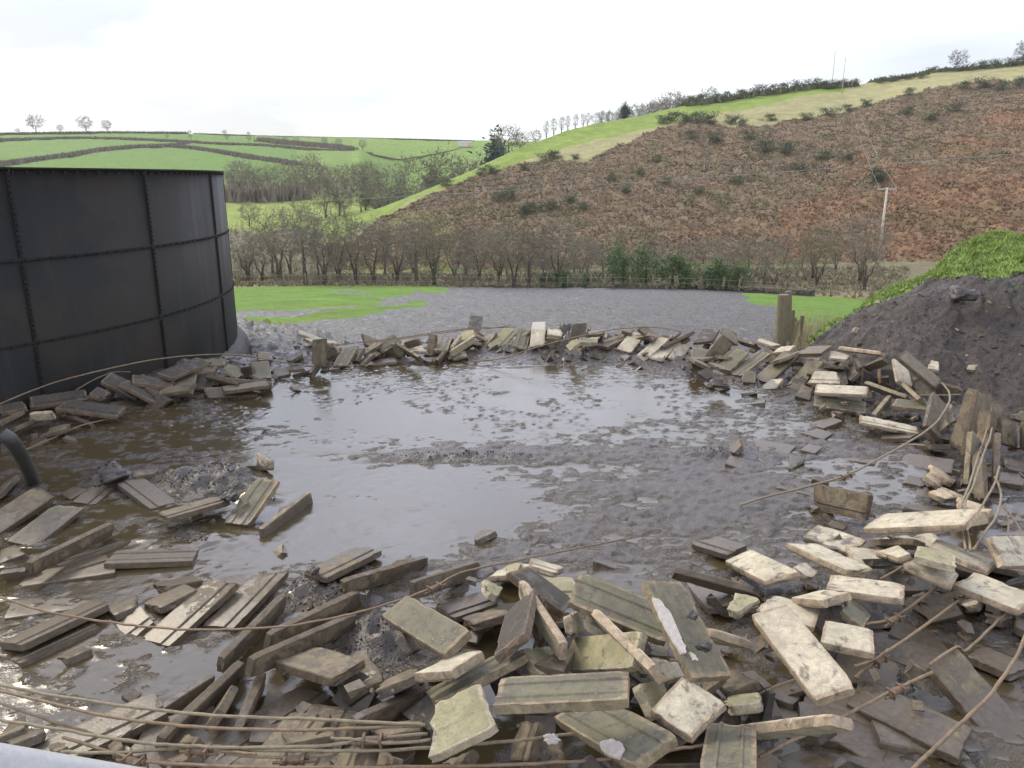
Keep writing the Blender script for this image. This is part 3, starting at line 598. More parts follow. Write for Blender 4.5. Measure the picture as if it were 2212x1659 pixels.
("eg-t",0.95,0.103,6.80,12.73,0.51,0.606,0.291,-0.269,-0.690,""),
("eg-t",0.94,0.087,6.60,13.12,0.40,0.764,0.306,-0.198,-0.532,""),
("fdxs",0.35,0.376,7.02,13.88,0.40,0.497,0.515,-0.257,0.650,""),
("fmxs",0.35,0.388,7.60,13.63,0.30,0.656,0.380,-0.360,0.544,""),
("fdxt",0.24,0.376,6.50,14.26,0.40,0.882,0.021,-0.466,-0.068,""),
("fpxs",0.18,0.369,7.73,13.69,0.70,0.963,0.151,0.036,-0.220,"small cream block stuck in the dark soil bank"),
("fg-t",0.86,0.375,6.86,12.32,0.34,0.949,0.051,-0.039,-0.308,""),
("eg-t",0.96,0.095,6.27,12.48,0.31,0.900,0.025,-0.063,0.431,""),
("rp-t",0.85,0.375,6.05,11.76,0.19,0.978,0.025,0.039,-0.203,"level pale ribbed slab at the slurry edge left of the tall leaning slabs"),
("fmxl",0.51,0.375,6.12,11.53,0.08,0.966,-0.029,-0.093,-0.240,""),
("fm-s",0.93,0.375,6.81,11.00,0.50,0.769,0.020,-0.637,0.054,"tallest muddy slab of the leaning wall remnant on the right"),
("fm-s",0.99,0.375,6.84,10.71,0.51,0.502,0.601,-0.236,0.576,"muddy slab leaning just behind the tallest one in the wall remnant"),
("fg-s",0.73,0.369,6.15,9.53,0.37,0.578,0.555,-0.090,0.591,"pale foot slab of the wall remnant beside the looping rods"),
("emxs",0.72,0.099,6.03,9.16,0.36,0.687,0.390,-0.138,0.597,""),
("em-s",0.93,0.097,6.38,9.52,0.51,0.853,0.089,-0.170,0.485,"narrow upright slab behind the looping rods"),
("fm-s",0.55,0.375,6.64,10.30,0.57,0.734,-0.141,-0.663,0.045,""),
("fm-t",1.02,0.418,6.79,11.66,0.34,0.762,0.412,0.074,0.494,""),
("fm-s",0.47,0.372,7.48,11.28,0.46,0.520,0.536,-0.185,0.639,""),
("fm-s",0.40,0.373,7.36,10.78,0.37,0.535,0.525,-0.206,0.629,""),
("fm-s",0.45,0.375,7.51,10.62,0.37,0.696,-0.104,-0.707,0.068,""),
("fmxs",0.15,0.376,7.74,11.16,0.50,0.472,0.550,-0.176,0.666,""),
("fdxt",0.30,0.376,7.09,10.16,0.10,0.948,0.049,-0.022,-0.312,""),
("fdxt",0.31,0.375,6.74,9.65,0.10,0.953,0.030,-0.018,-0.301,""),
("emxt",0.45,0.087,7.87,13.37,0.40,0.922,0.166,0.014,-0.351,""),
("fmxl",0.33,0.369,4.50,13.60,0.02,0.979,-0.061,-0.089,-0.175,""),
("fmxt",0.24,0.373,3.35,10.89,0.12,0.927,-0.111,-0.346,0.087,"small peaked block poking out of the slurry, upper right of the pool"),
("fm-l",0.49,0.374,3.34,10.37,0.02,0.970,0.030,0.094,-0.223,"long slab lying flat in the slurry just below the small peaked block"),
("fmxl",0.17,0.403,4.06,10.37,0.05,0.947,0.079,0.015,-0.310,""),
("fm-l",0.64,0.378,4.00,11.15,0.02,0.954,0.038,-0.030,-0.296,""),
("fmxl",0.23,0.378,4.56,11.02,0.04,0.939,0.001,-0.017,-0.344,""),
("fmxl",0.35,0.379,4.93,11.74,0.04,0.915,0.041,0.022,-0.401,""),
("fmxl",0.32,0.431,5.26,12.25,0.06,0.811,0.069,-0.074,-0.576,""),
("em-l",0.87,0.084,5.53,13.01,0.05,0.812,0.004,-0.109,-0.574,""),
("fm-l",0.70,0.371,5.03,10.73,0.00,0.956,-0.038,-0.007,-0.292,""),
("emxl",0.24,0.092,4.28,10.22,0.03,0.958,0.037,0.010,-0.285,""),
("emxl",0.22,0.102,4.18,9.71,0.06,0.971,0.071,0.027,-0.225,""),
("em-l",0.48,0.090,3.72,9.40,0.03,0.968,0.043,0.018,-0.247,""),
("fm-l",0.50,0.366,4.95,9.96,-0.01,0.919,-0.012,0.003,-0.393,""),
("em-l",0.82,0.086,6.13,11.27,0.03,0.862,-0.018,-0.111,-0.494,""),
("fm-l",0.73,0.394,5.97,10.39,0.05,0.911,0.082,-0.100,-0.392,""),
("fm-l",0.54,0.372,5.42,9.43,0.01,0.917,-0.009,-0.040,-0.396,""),
("fm-l",0.53,0.369,5.17,8.84,0.03,0.962,-0.086,-0.010,-0.259,""),
("fmxl",0.24,0.373,5.48,9.76,0.03,0.936,-0.030,-0.035,-0.348,""),
("fd-s",0.93,0.331,-0.93,19.01,0.47,0.716,0.144,-0.078,0.678,"dark slab standing clear on the far rim, the leftmost of the two dark uprights there"),
("fnxt",0.35,0.379,-1.06,18.01,0.40,0.965,0.204,-0.159,-0.049,""),
("fm-t",0.55,0.365,-0.63,18.17,0.21,0.884,0.024,-0.342,0.319,""),
("fmxl",0.39,0.388,-1.23,17.41,0.08,0.999,0.045,0.020,-0.004,""),
("rn-t",0.89,0.337,-0.23,18.17,0.27,0.835,0.235,-0.093,0.489,"mossy ribbed slab tilted left of the two upright pale slabs on the far rim"),
("rg-t",0.95,0.328,0.25,18.01,0.32,0.727,0.214,-0.004,0.652,"ribbed slab leaning immediately left of the two-tone slab on the far rim"),
("fp-s",0.92,0.355,0.62,17.96,0.43,0.716,0.151,-0.185,0.656,"two-tone slab, cream above and tan below, upright on the far rim"),
("fpxt",0.37,0.377,1.02,17.78,0.50,0.991,0.109,0.069,-0.023,""),
("fdxs",0.33,0.377,1.51,17.30,0.65,0.717,0.207,-0.539,0.390,"dark squarish block upright on the far rim right of the two-tone slab"),
("rn-t",0.94,0.347,1.35,17.68,0.18,0.605,0.055,-0.140,0.782,"greenish slab sliding into the pool, crossed by the thin rod on the far rim"),
("fnxt",0.32,0.375,1.38,17.16,0.35,0.941,0.065,-0.317,0.095,""),
("fnxt",0.43,0.376,1.74,17.16,0.45,0.998,0.052,-0.003,-0.041,""),
("fmxt",0.39,0.375,1.99,17.80,0.50,0.993,0.026,-0.086,-0.071,""),
("fm-t",0.95,0.374,2.39,17.81,0.30,0.916,0.020,-0.071,0.395,""),
("fm-t",0.80,0.320,2.65,18.00,0.35,0.915,0.159,-0.006,0.371,""),
("fp-t",0.95,0.369,2.79,17.65,0.30,0.853,0.152,-0.079,0.494,"pale slab tilted toward the pool just below the thick pointing beam on the far rim"),
("fm-t",0.48,0.373,3.16,17.48,0.56,0.918,0.129,0.270,-0.260,"brown slab pointing up and left above the far rim like a beam"),
("fp-t",0.93,0.371,3.17,17.15,0.24,0.920,0.075,-0.225,0.313,"first of the three pale slabs lying side by side down the far rim"),
("fp-t",0.91,0.344,3.45,17.05,0.22,0.881,0.088,-0.126,0.447,"middle of the three pale slabs lying side by side down the far rim"),
("fp-t",0.94,0.286,3.80,17.02,0.20,0.813,0.260,0.011,0.520,"last of the three pale slabs lying side by side down the far rim"),
("emxt",0.63,0.091,3.83,17.70,0.45,0.868,0.061,-0.022,0.493,""),
("fmxt",0.26,0.368,3.96,17.55,0.40,0.955,0.043,-0.141,0.259,""),
("fdxt",0.79,0.433,4.61,17.85,0.42,0.854,0.020,-0.131,0.503,""),
("fmxt",0.41,0.380,5.02,17.43,0.50,0.942,0.258,0.131,-0.171,""),
("fg-s",0.92,0.301,4.09,16.42,0.15,0.758,0.170,-0.096,0.622,""),
("fm-t",0.87,0.365,4.55,16.69,0.23,0.658,0.625,-0.147,0.394,""),
("fg-t",0.87,0.365,4.62,15.85,0.23,0.921,0.106,-0.266,0.266,""),
("fnxl",0.34,0.373,1.86,17.15,0.03,0.993,-0.025,-0.043,-0.107,""),
("fmxt",0.25,0.365,2.49,17.03,0.05,0.908,0.015,-0.248,0.338,""),
("fnxs",0.21,0.373,0.24,17.53,0.06,0.997,0.056,-0.047,-0.008,""),
("emxt",0.27,0.086,0.91,17.39,0.35,0.995,0.100,0.014,-0.024,""),
("emxt",0.30,0.087,0.93,17.35,0.45,0.975,0.183,-0.017,-0.124,""),
("fdxs",0.29,0.360,4.85,15.22,0.09,0.964,0.242,-0.011,-0.114,""),
("fmxt",0.26,0.375,2.77,18.07,0.50,0.973,0.048,0.064,-0.218,""),
("emxt",0.59,0.095,5.28,16.93,0.45,0.792,0.319,-0.182,-0.488,""),
("fpxt",0.46,0.374,5.63,16.64,0.50,0.935,0.017,0.089,-0.343,""),
("fpxt",0.39,0.376,5.88,16.20,0.45,0.946,0.039,-0.152,-0.284,""),
("fmxt",0.35,0.377,5.01,17.14,0.50,0.944,0.159,0.261,-0.127,""),
("fm-s",0.57,0.375,-4.07,15.74,0.47,0.674,0.245,-0.538,0.443,"tall tapering slab standing like a post on the far rim, beside the tank base"),
("fmxt",0.36,0.377,-5.46,16.56,0.20,0.955,0.111,0.105,0.256,""),
("fmxt",0.40,0.374,-4.87,16.81,0.15,0.946,0.031,-0.161,0.279,""),
("rgxt",0.51,0.363,-4.07,16.86,0.20,0.742,0.536,-0.391,-0.100,""),
("rg-t",0.93,0.337,-3.68,16.56,0.22,0.723,0.056,-0.105,0.681,""),
("fmxt",0.35,0.373,-3.45,16.72,0.20,0.833,0.014,-0.464,0.301,""),
("fm-t",0.46,0.371,-3.19,16.96,0.31,0.932,0.015,-0.216,0.289,""),
("fnxt",0.27,0.372,-3.07,16.96,0.25,0.186,0.345,-0.067,0.918,""),
("rg-t",0.91,0.289,-2.83,17.36,0.35,0.765,0.266,0.155,0.566,""),
("fgxs",0.62,0.321,-2.66,17.17,0.19,0.703,0.583,-0.289,-0.287,""),
("em-t",0.95,0.088,-2.28,16.51,0.35,0.847,0.255,-0.082,-0.459,""),
("fpxt",0.35,0.377,-2.15,16.98,0.30,0.983,0.107,0.060,0.139,""),
("emxt",0.57,0.086,-2.26,16.86,0.50,0.904,0.114,-0.209,-0.354,""),
("fmxs",0.46,0.375,-1.87,17.29,0.30,0.729,0.117,-0.622,0.261,""),
("rg-t",0.94,0.307,-1.59,17.43,0.31,0.720,0.030,-0.045,0.692,""),
("epxt",0.65,0.087,-1.28,17.32,0.40,0.769,0.178,-0.026,0.614,""),
("en-t",1.04,0.117,-1.14,17.34,0.34,0.852,0.038,-0.057,0.520,""),
("fn-t",0.94,0.342,-1.31,17.27,0.10,0.577,-0.056,-0.064,0.812,""),
("fmxt",0.39,0.375,-1.80,16.80,0.08,0.999,0.024,0.023,0.017,""),
("emxt",0.63,0.087,-1.57,16.81,0.20,0.788,0.125,-0.021,0.603,""),
("epxl",0.49,0.093,-2.24,16.75,0.06,0.995,0.043,-0.081,0.049,""),
("fmxt",0.37,0.374,-3.24,16.57,0.15,0.923,-0.000,-0.286,0.256,""),
("fnxl",0.61,0.374,-2.88,16.69,0.06,0.998,-0.015,-0.050,0.019,""),
("fmxl",0.43,0.370,-3.92,16.11,0.04,0.993,-0.036,-0.047,0.106,""),
("fg-t",0.95,0.347,-5.18,15.41,0.18,0.573,0.054,-0.055,0.816,""),
("fmxt",0.40,0.371,-5.59,15.18,0.20,0.895,-0.103,0.413,-0.136,""),
("fdxt",0.26,0.375,-5.44,15.27,0.15,0.628,0.246,-0.600,0.430,""),
("fmxt",0.34,0.377,-4.78,15.49,0.12,0.976,0.114,-0.054,0.177,""),
("fmxl",0.40,0.368,-4.45,15.80,0.06,0.979,-0.022,-0.101,0.176,""),
("emxt",0.61,0.081,-4.13,15.60,0.20,0.720,0.051,-0.063,0.689,""),
("fdxt",0.30,0.375,-4.51,15.62,0.20,0.988,0.031,0.019,0.150,""),
("rd-t",0.91,0.376,-8.01,13.06,0.25,0.934,0.134,0.054,0.327,"broad dark ribbed slab lying against the tank, left end lowest"),
("rd-t",1.09,0.394,-7.13,12.50,0.24,0.995,0.054,0.043,-0.067,"dark ribbed slab in front of the one that lies against the tank"),
("em-t",0.95,0.083,-7.38,12.34,0.12,0.948,0.196,0.002,-0.251,""),
("fdxt",0.26,0.374,-7.26,13.04,0.35,0.975,0.010,0.218,0.038,""),
("fd-t",0.73,0.370,-7.11,13.62,0.32,0.962,0.111,0.250,-0.015,"dark slab with a bright chipped edge slanting down from the tank to the slurry"),
("fd-t",0.70,0.372,-6.72,13.44,0.27,0.962,-0.029,0.269,0.034,""),
("fd-t",0.69,0.374,-6.67,13.79,0.37,0.954,0.064,0.154,0.247,""),
("fd-t",1.03,0.389,-6.33,14.44,0.47,0.831,0.085,0.005,0.550,"large dark slab tilted up against the tank near its base kerb"),
("fg-t",0.95,0.365,-6.22,14.09,0.24,0.600,0.059,-0.060,0.796,"smooth grey-brown slab stood square at the slurry edge below the tank"),
("em-t",0.95,0.096,-5.56,14.15,0.31,0.879,0.398,-0.092,-0.247,""),
("fdxt",0.61,0.320,-6.00,14.46,0.19,0.595,0.078,-0.155,0.785,""),
("fgxt",0.35,0.375,-5.54,14.83,0.30,0.930,-0.015,0.366,0.031,""),
("fgxt",0.46,0.376,-6.21,15.58,0.30,0.981,0.067,0.024,0.178,""),
("fmxt",0.29,0.375,-6.14,15.10,0.25,0.995,0.068,-0.026,0.072,""),
("fm-t",0.79,0.312,-6.95,13.42,0.05,0.761,0.071,0.147,0.628,""),
("em-t",0.95,0.092,-7.72,11.77,0.21,0.580,0.334,0.423,0.611,""),
("emxt",0.66,0.119,-7.93,11.67,0.32,0.555,0.400,0.426,0.591,""),
("fmxt",0.33,0.375,-7.25,11.66,0.15,0.973,-0.008,-0.077,0.218,""),
("epxt",0.38,0.089,-7.63,11.86,0.35,0.960,0.264,0.010,0.090,""),
("fdxt",0.37,0.376,-8.38,12.36,0.30,0.960,0.071,-0.031,0.270,""),
("fdxl",0.28,0.366,-7.44,11.36,0.03,0.941,-0.022,-0.141,0.308,""),
("fdxt",0.16,0.375,-7.75,11.13,0.05,0.957,0.048,-0.081,0.275,""),
("fdxt",0.57,0.368,-6.45,13.65,0.20,0.951,-0.078,0.201,-0.223,""),
("foxt",0.23,0.374,5.63,9.53,0.15,0.909,0.014,0.191,-0.370,"upper of the two orange-tinged broken chunks above the jagged one"),
("foxt",0.34,0.374,5.81,9.66,0.15,0.924,-0.010,0.198,-0.327,"elongated orange-tinged broken chunk behind the other upper one"),
("foxt",0.28,0.373,5.49,9.02,0.15,0.876,0.000,0.053,-0.479,"jagged cream broken chunk just below the pair of orange-tinged chunks"),
("foxt",0.31,0.374,5.54,8.58,0.20,0.919,-0.054,0.084,-0.381,""),
("foxt",0.24,0.375,5.42,8.24,0.25,0.931,-0.088,-0.124,-0.331,""),
("fdxt",0.32,0.375,6.24,15.14,0.35,0.964,0.037,-0.261,-0.031,""),
("fdxs",0.29,0.375,6.82,14.13,0.30,0.535,0.501,-0.352,0.582,""),
("fm-t",0.29,0.375,6.98,11.76,0.27,0.945,-0.024,-0.313,-0.089,""),
("fmxt",0.28,0.375,6.73,11.52,0.25,0.907,-0.033,-0.412,-0.078,""),
("fpxs",0.20,0.375,-3.51,10.16,0.12,0.675,0.176,-0.591,0.405,"small pale block standing at the end of the thin beam above the ribbed grey slab"),
]
def slab_mesh(face, size, L, W, seed, tone_='m'):
    """cast concrete slab: broad faces have stepped ribs along the length, edges rounded, ends chipped or snapped"""
    T = .075; r_ = random.Random(seed)
    if face == 'e': Wb = .17; 
    else: Wb = W
    hw = Wb/2
    if face == 'r': top = [(-hw+.004, -.010), (-hw+.055, -.011), (-hw*.56, -.010), (-hw*.50, 0), (-hw*.42, .001), (-hw*.36, -.011), (0, -.013), (hw*.36, -.011), (hw*.42, .001), (hw*.52, .001), (hw*.58, -.010), (hw-.03, -.011), (hw-.004, -.011)]
    if face == 'r' and tone_ != 'g': top = [(-hw+.004, -.013), (-hw*.75, -.012), (-hw*.50, -.012), (-hw*.46, -.020), (-hw*.42, -.019), (-hw*.38, 0), (-hw*.1, .001), (hw*.2, .001), (hw*.5, 0), (hw*.8, 0), (hw-.02, -.001), (hw-.004, -.004)]
    elif face != 'r': top = [(-hw+.005, -.002), (-hw+.02, 0), (-hw*.6, .001), (-hw*.3, 0), (0, 0), (hw*.3, .001), (hw*.6, 0), (hw-.02, 0), (hw-.005, -.002)]
    c_ = .016 if tone_ == 'p' else .005
    prof = top+[(hw, -.004-c_), (hw+.001, -T*.5), (hw, -T+.003+c_), (hw-.003-c_*.7, -T+.001), (hw-.035, -T), (0, -T), (-hw+.035, -T), (-hw+.003+c_*.7, -T+.001), (-hw, -T+.003+c_), (-hw-.001, -T*.5), (-hw, -.004-c_)]
    nt_ = len(top); n = len(prof); segs = max(8, int(L/.06)); V = []; E = []
    snap = [r_.uniform(.02, .05) if size == '-' and r_.random() < .25 else .006 for _ in (0, 1)]
    if size == 'x': snap[r_.randint(0, 1)] = r_.uniform(.02, .07); 
    if size == 'x' and r_.random() < .4: snap = [max(s, .03) for s in snap]
    ph = [r_.uniform(0, 50), r_.uniform(0, 50)]; sl = [r_.uniform(-1, 1)*s*1.6 for s in snap]
    chips = [(r_.uniform(-.5, .5)*L, r_.choice((-1, 1)), r_.uniform(.02, .07), r_.uniform(.005, .018)) for _ in range(r_.randint(1, 4))]
    warp = r_.uniform(-.006, .006); jag = [[r_.uniform(-1, 1) for _ in range(7)] for _ in (0, 1)]
    def cut(y, z, s):
        t_ = (y/hw+1)*3; k_ = min(5, max(0, int(t_))); v_ = jag[s][k_]*(1-t_+k_)+jag[s][k_+1]*(t_-k_)
        return snap[s]*(v_+.35*math.sin(z*70+ph[s]))*.5+sl[s]*y/hw-snap[s]*.5
    for i in range(segs+1):
        u = i/segs
        for k, (y, z) in enumerate(prof):
            x0 = -L/2-cut(y, z, 0); x1 = L/2+cut(y, z, 1); x = x0+(x1-x0)*u if (x1-x0) > .05 else (u-.5)*.05
            en = min(u, 1-u)*L; sh = 1-(.012 if en < .004 else 0)/hw
            yy, zz = y*sh, z
            for (cx_, sd_, cw, cdp) in chips:
                if abs(x-cx_) < cw and y*sd_ > hw-.05:
                    fdp = (1-((x-cx_)/cw)**2)*cdp*(1 if z > -T*.6 else .3); yy -= sd_*fdp; zz -= fdp*.5 if k < nt_ else 0
            j = .0012
            if en < .004: zz = zz*.9-.004
            zz += warp*math.cos(u*math.pi)*1.; V.append((x+r_.uniform(-j, j), yy+r_.uniform(-j, j), zz+r_.uniform(-j, j)*.6))
            E.append(0. if (0 < k < nt_-1 and en > .01) or (z <= -T+.001 and en > .01) else 1.)
    Fc = [(i*n+k, i*n+(k+1) % n, (i+1)*n+(k+1) % n, (i+1)*n+k) for i in range(segs) for k in range(n)]
    for base, rev in ((0, False), (segs*n, True)):
        cx = sum(V[base+k][0] for k in range(n))/n; V.append((cx, 0, -T/2)); E.append(1.); c0 = len(V)-1
        for k in range(n):
            Fc.append((c0, base+(k+1) % n, base+k) if not rev else (c0, base+k, base+(k+1) % n))
    if face == 'e': # traced face was the narrow edge: stand the slab on it
        V = [(x, -z-T/2, y-hw) for x, y, z in V]
    m_ = mesh('concrete_slab', V, Fc, True)
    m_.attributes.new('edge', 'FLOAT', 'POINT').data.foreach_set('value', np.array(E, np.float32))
    m_.set_sharp_from_angle(angle=math.radians(16))
    return m_
ORD = 'first second third fourth fifth sixth seventh eighth ninth tenth eleventh twelfth thirteenth fourteenth fifteenth sixteenth seventeenth eighteenth nineteenth twentieth'.split()
ORD += ['twenty-'+w_ for w_ in ORD[:9]]+['thirtieth']+['thirty-'+w_ for w_ in ORD[:9]]
TONE = {'p': 'cream', 'g': 'grey', 'm': 'mud-brown', 'n': 'mossy green', 'd': 'near-black', 'o': 'orange-tinged'}
FACE = {'r': 'ribbed', 'f': 'smooth', 'e': 'edge-on'}
slabs = []
for k, L, W, cx, cy, cz, qw, qx, qy, qz, lab in DATA:
    slabs.append(dict(k=k, L=L, W=W, c=Vector((cx, cy, cz)), q=Quaternion((qw, qx, qy, qz)), lab=lab))
_e = random.Random(77)
def extra(n, x0, x1, y0, y1, z0, z1, yaw, kinds, tilt=.12, keep=lambda x, y: True):
    k_ = 0
    while k_ < n:
        X2, Y2 = _e.uniform(x0, x1), _e.uniform(y0, y1)
        if not keep(X2, Y2): continue
        k_ += 1; z = _e.uniform(z0, z1); p = at_z(X2*S2, Y2*S2, z); kd = _e.choice(kinds)
        q_ = Quaternion((0, 0, 1), math.radians(yaw+_e.uniform(-22, 22))) @ Quaternion((1, 0, 0), _e.uniform(-tilt, tilt)) @ Quaternion((0, 1, 0), _e.uniform(-tilt, tilt))
        slabs.append(dict(k=kd, L=_e.uniform(.35, .6) if kd[2] == 'x' else _e.uniform(.8, .98), W=_e.uniform(.33, .39), c=Vector(p), q=q_, lab=''))
extra(4, 30, 560, 1575, 1640, .03, .10, 40, ['fm-l', 'fmxl', 'rm-l'], .1)
extra(6, 560, 900, 1560, 1650, .06, .22, 70, ['fmxt', 'rm-t', 'fm-t'], .25)
extra(3, 20, 460, 1200, 1330, .0, .05, 35, ['fm-l', 'rm-l', 'fmxl'], .06)
extra(12, 1450, 2150, 1380, 1640, .0, .08, -30, ['fm-l', 'fmxl', 'fm-l', 'fpxl'], .12)
extra(9, 1750, 2180, 1150, 1300, .04, .16, -20, ['fp-l', 'fm-l', 'fpxl'], .15)
extra(14, 600, 1500, 728, 752, .1, .42, 20, ['fm-t', 'fg-t', 'fmxt', 'fp-t'], .6)
extra(12, 1500, 1960, 742, 800, .2, .55, 60, ['fm-t', 'fg-t', 'fmxt'], .45)
extra(9, 130, 560, 800, 850, .05, .3, 10, ['fd-t', 'fm-t'], .35)
def zone(s):
    x, y, _ = s['c']; X2, Y2 = proj(x, y, s['c'][2])
    if Y2 < 800 and X2 > 560 and X2 < 1500: return 'on the far rim'
    if Y2 < 1010 and X2 <= 640: return 'below the dark tank'
    if Y2 < 905 and X2 >= 1500: return 'on the right rim'
    if Y2 < 1150 and X2 >= 1940: return 'by the wall remnants'
    if Y2 < 1130 and X2 >= 1300: return 'sunk right of the pool'
    if X2 < 400: return 'in the left foreground'
    if X2 < 820: return 'left of the foreground heap'
    if X2 < 1150: return 'in the middle foreground'
    if X2 < 1600: return 'in the main heap'
    return 'in the right foreground'
GRP = {'on the far rim': 'slabs along the far rim', 'below the dark tank': 'slabs heaped below the tank'}
buck = {}
for s in slabs:
    s['zone'] = zone(s); s['px'] = proj(*s['c'])[0]
    if not s['lab']: buck.setdefault((s['zone'], s['k'][1], s['k'][0], s['k'][2]), []).append(s)
for (zn, tn, fc, sz), L_ in buck.items():
    L_.sort(key=lambda s: s['px']); nm = ('broken ' if sz == 'x' else '')+FACE[fc]+' '+TONE[tn]
    for j, s in enumerate(L_):
        if len(L_) == 1: s['lab'] = f"{nm} slab {zn}, the only such one there"
        else: s['lab'] = f"{nm} slab {zn}, {ORD[j]} such from the left"
LIFT = -.05
for i, s in enumerate(slabs):
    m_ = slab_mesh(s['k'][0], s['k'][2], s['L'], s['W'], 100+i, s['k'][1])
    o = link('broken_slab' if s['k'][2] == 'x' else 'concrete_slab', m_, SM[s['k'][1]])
    o.location = s['c']; o.rotation_mode = 'QUATERNION'; o.rotation_quaternion = s['q']
    tag(o, s['lab'], 'concrete slab', GRP.get(s['zone'], 'slabs of the collapsed store wall '+s['zone']), 'thing'); s['o'] = o
# flaked and chipped pale patches that some slabs carry
M_SCAR = simple('fresh_concrete', (.44, .385, .32), .85, 30, .3, .6, .004)
def scar(words, R_, pts_):
    s = next(q for q in slabs if words in q['lab']); Mi = (Matrix.Translation(s['c']) @ s['q'].to_matrix().to_4x4()).inverted(); nz_ = s['q'] @ Vector((0, 0, 1)); P0 = s['c']+nz_*.0045
    V = []; q_ = random.Random(len(pts_))
    for (x, y) in pts_:
        d = Vector(ray(*rg(R_, x, y))); tt = (P0-Vector(CAM)).dot(nz_)/d.dot(nz_); V.append(tuple(Mi @ (Vector(CAM)+d*tt)))
    W_ = []
    for a, b in zip(V, V[1:]+V[:1]):
        for k in range(4): W_.append(tuple(a[i]+(b[i]-a[i])*k/4+(q_.uniform(-.006, .006) if i < 2 else 0) for i in range(3)))
    n = len(W_); lo = [(x, y, -.012) for x, y, z in W_]
    m_ = mesh('flaked_patch', W_+lo, [tuple(range(n))]+[(i, (i+1) % n, n+(i+1) % n, n+i) for i in range(n)])
    link('flaked_patch', m_, M_SCAR, s['o'])
scar('greenish ribbed slab with a flaked', 3, [(945,600),(985,610),(1060,700),(1120,850),(1150,900),(1155,950),(1125,945),(1060,850),(1000,740),(960,650)])
scar('greenish ribbed slab with a flaked', 3, [(1180,940),(1215,960),(1225,990),(1195,985)])
scar('with a round pale scar', 3, [(612,1500),(680,1475),(755,1500),(768,1540),(740,1600),(660,1570),(620,1530)])
scar('two-tone slab, cream above', 6, [(606,254),(701,252),(699,312),(603,308)])
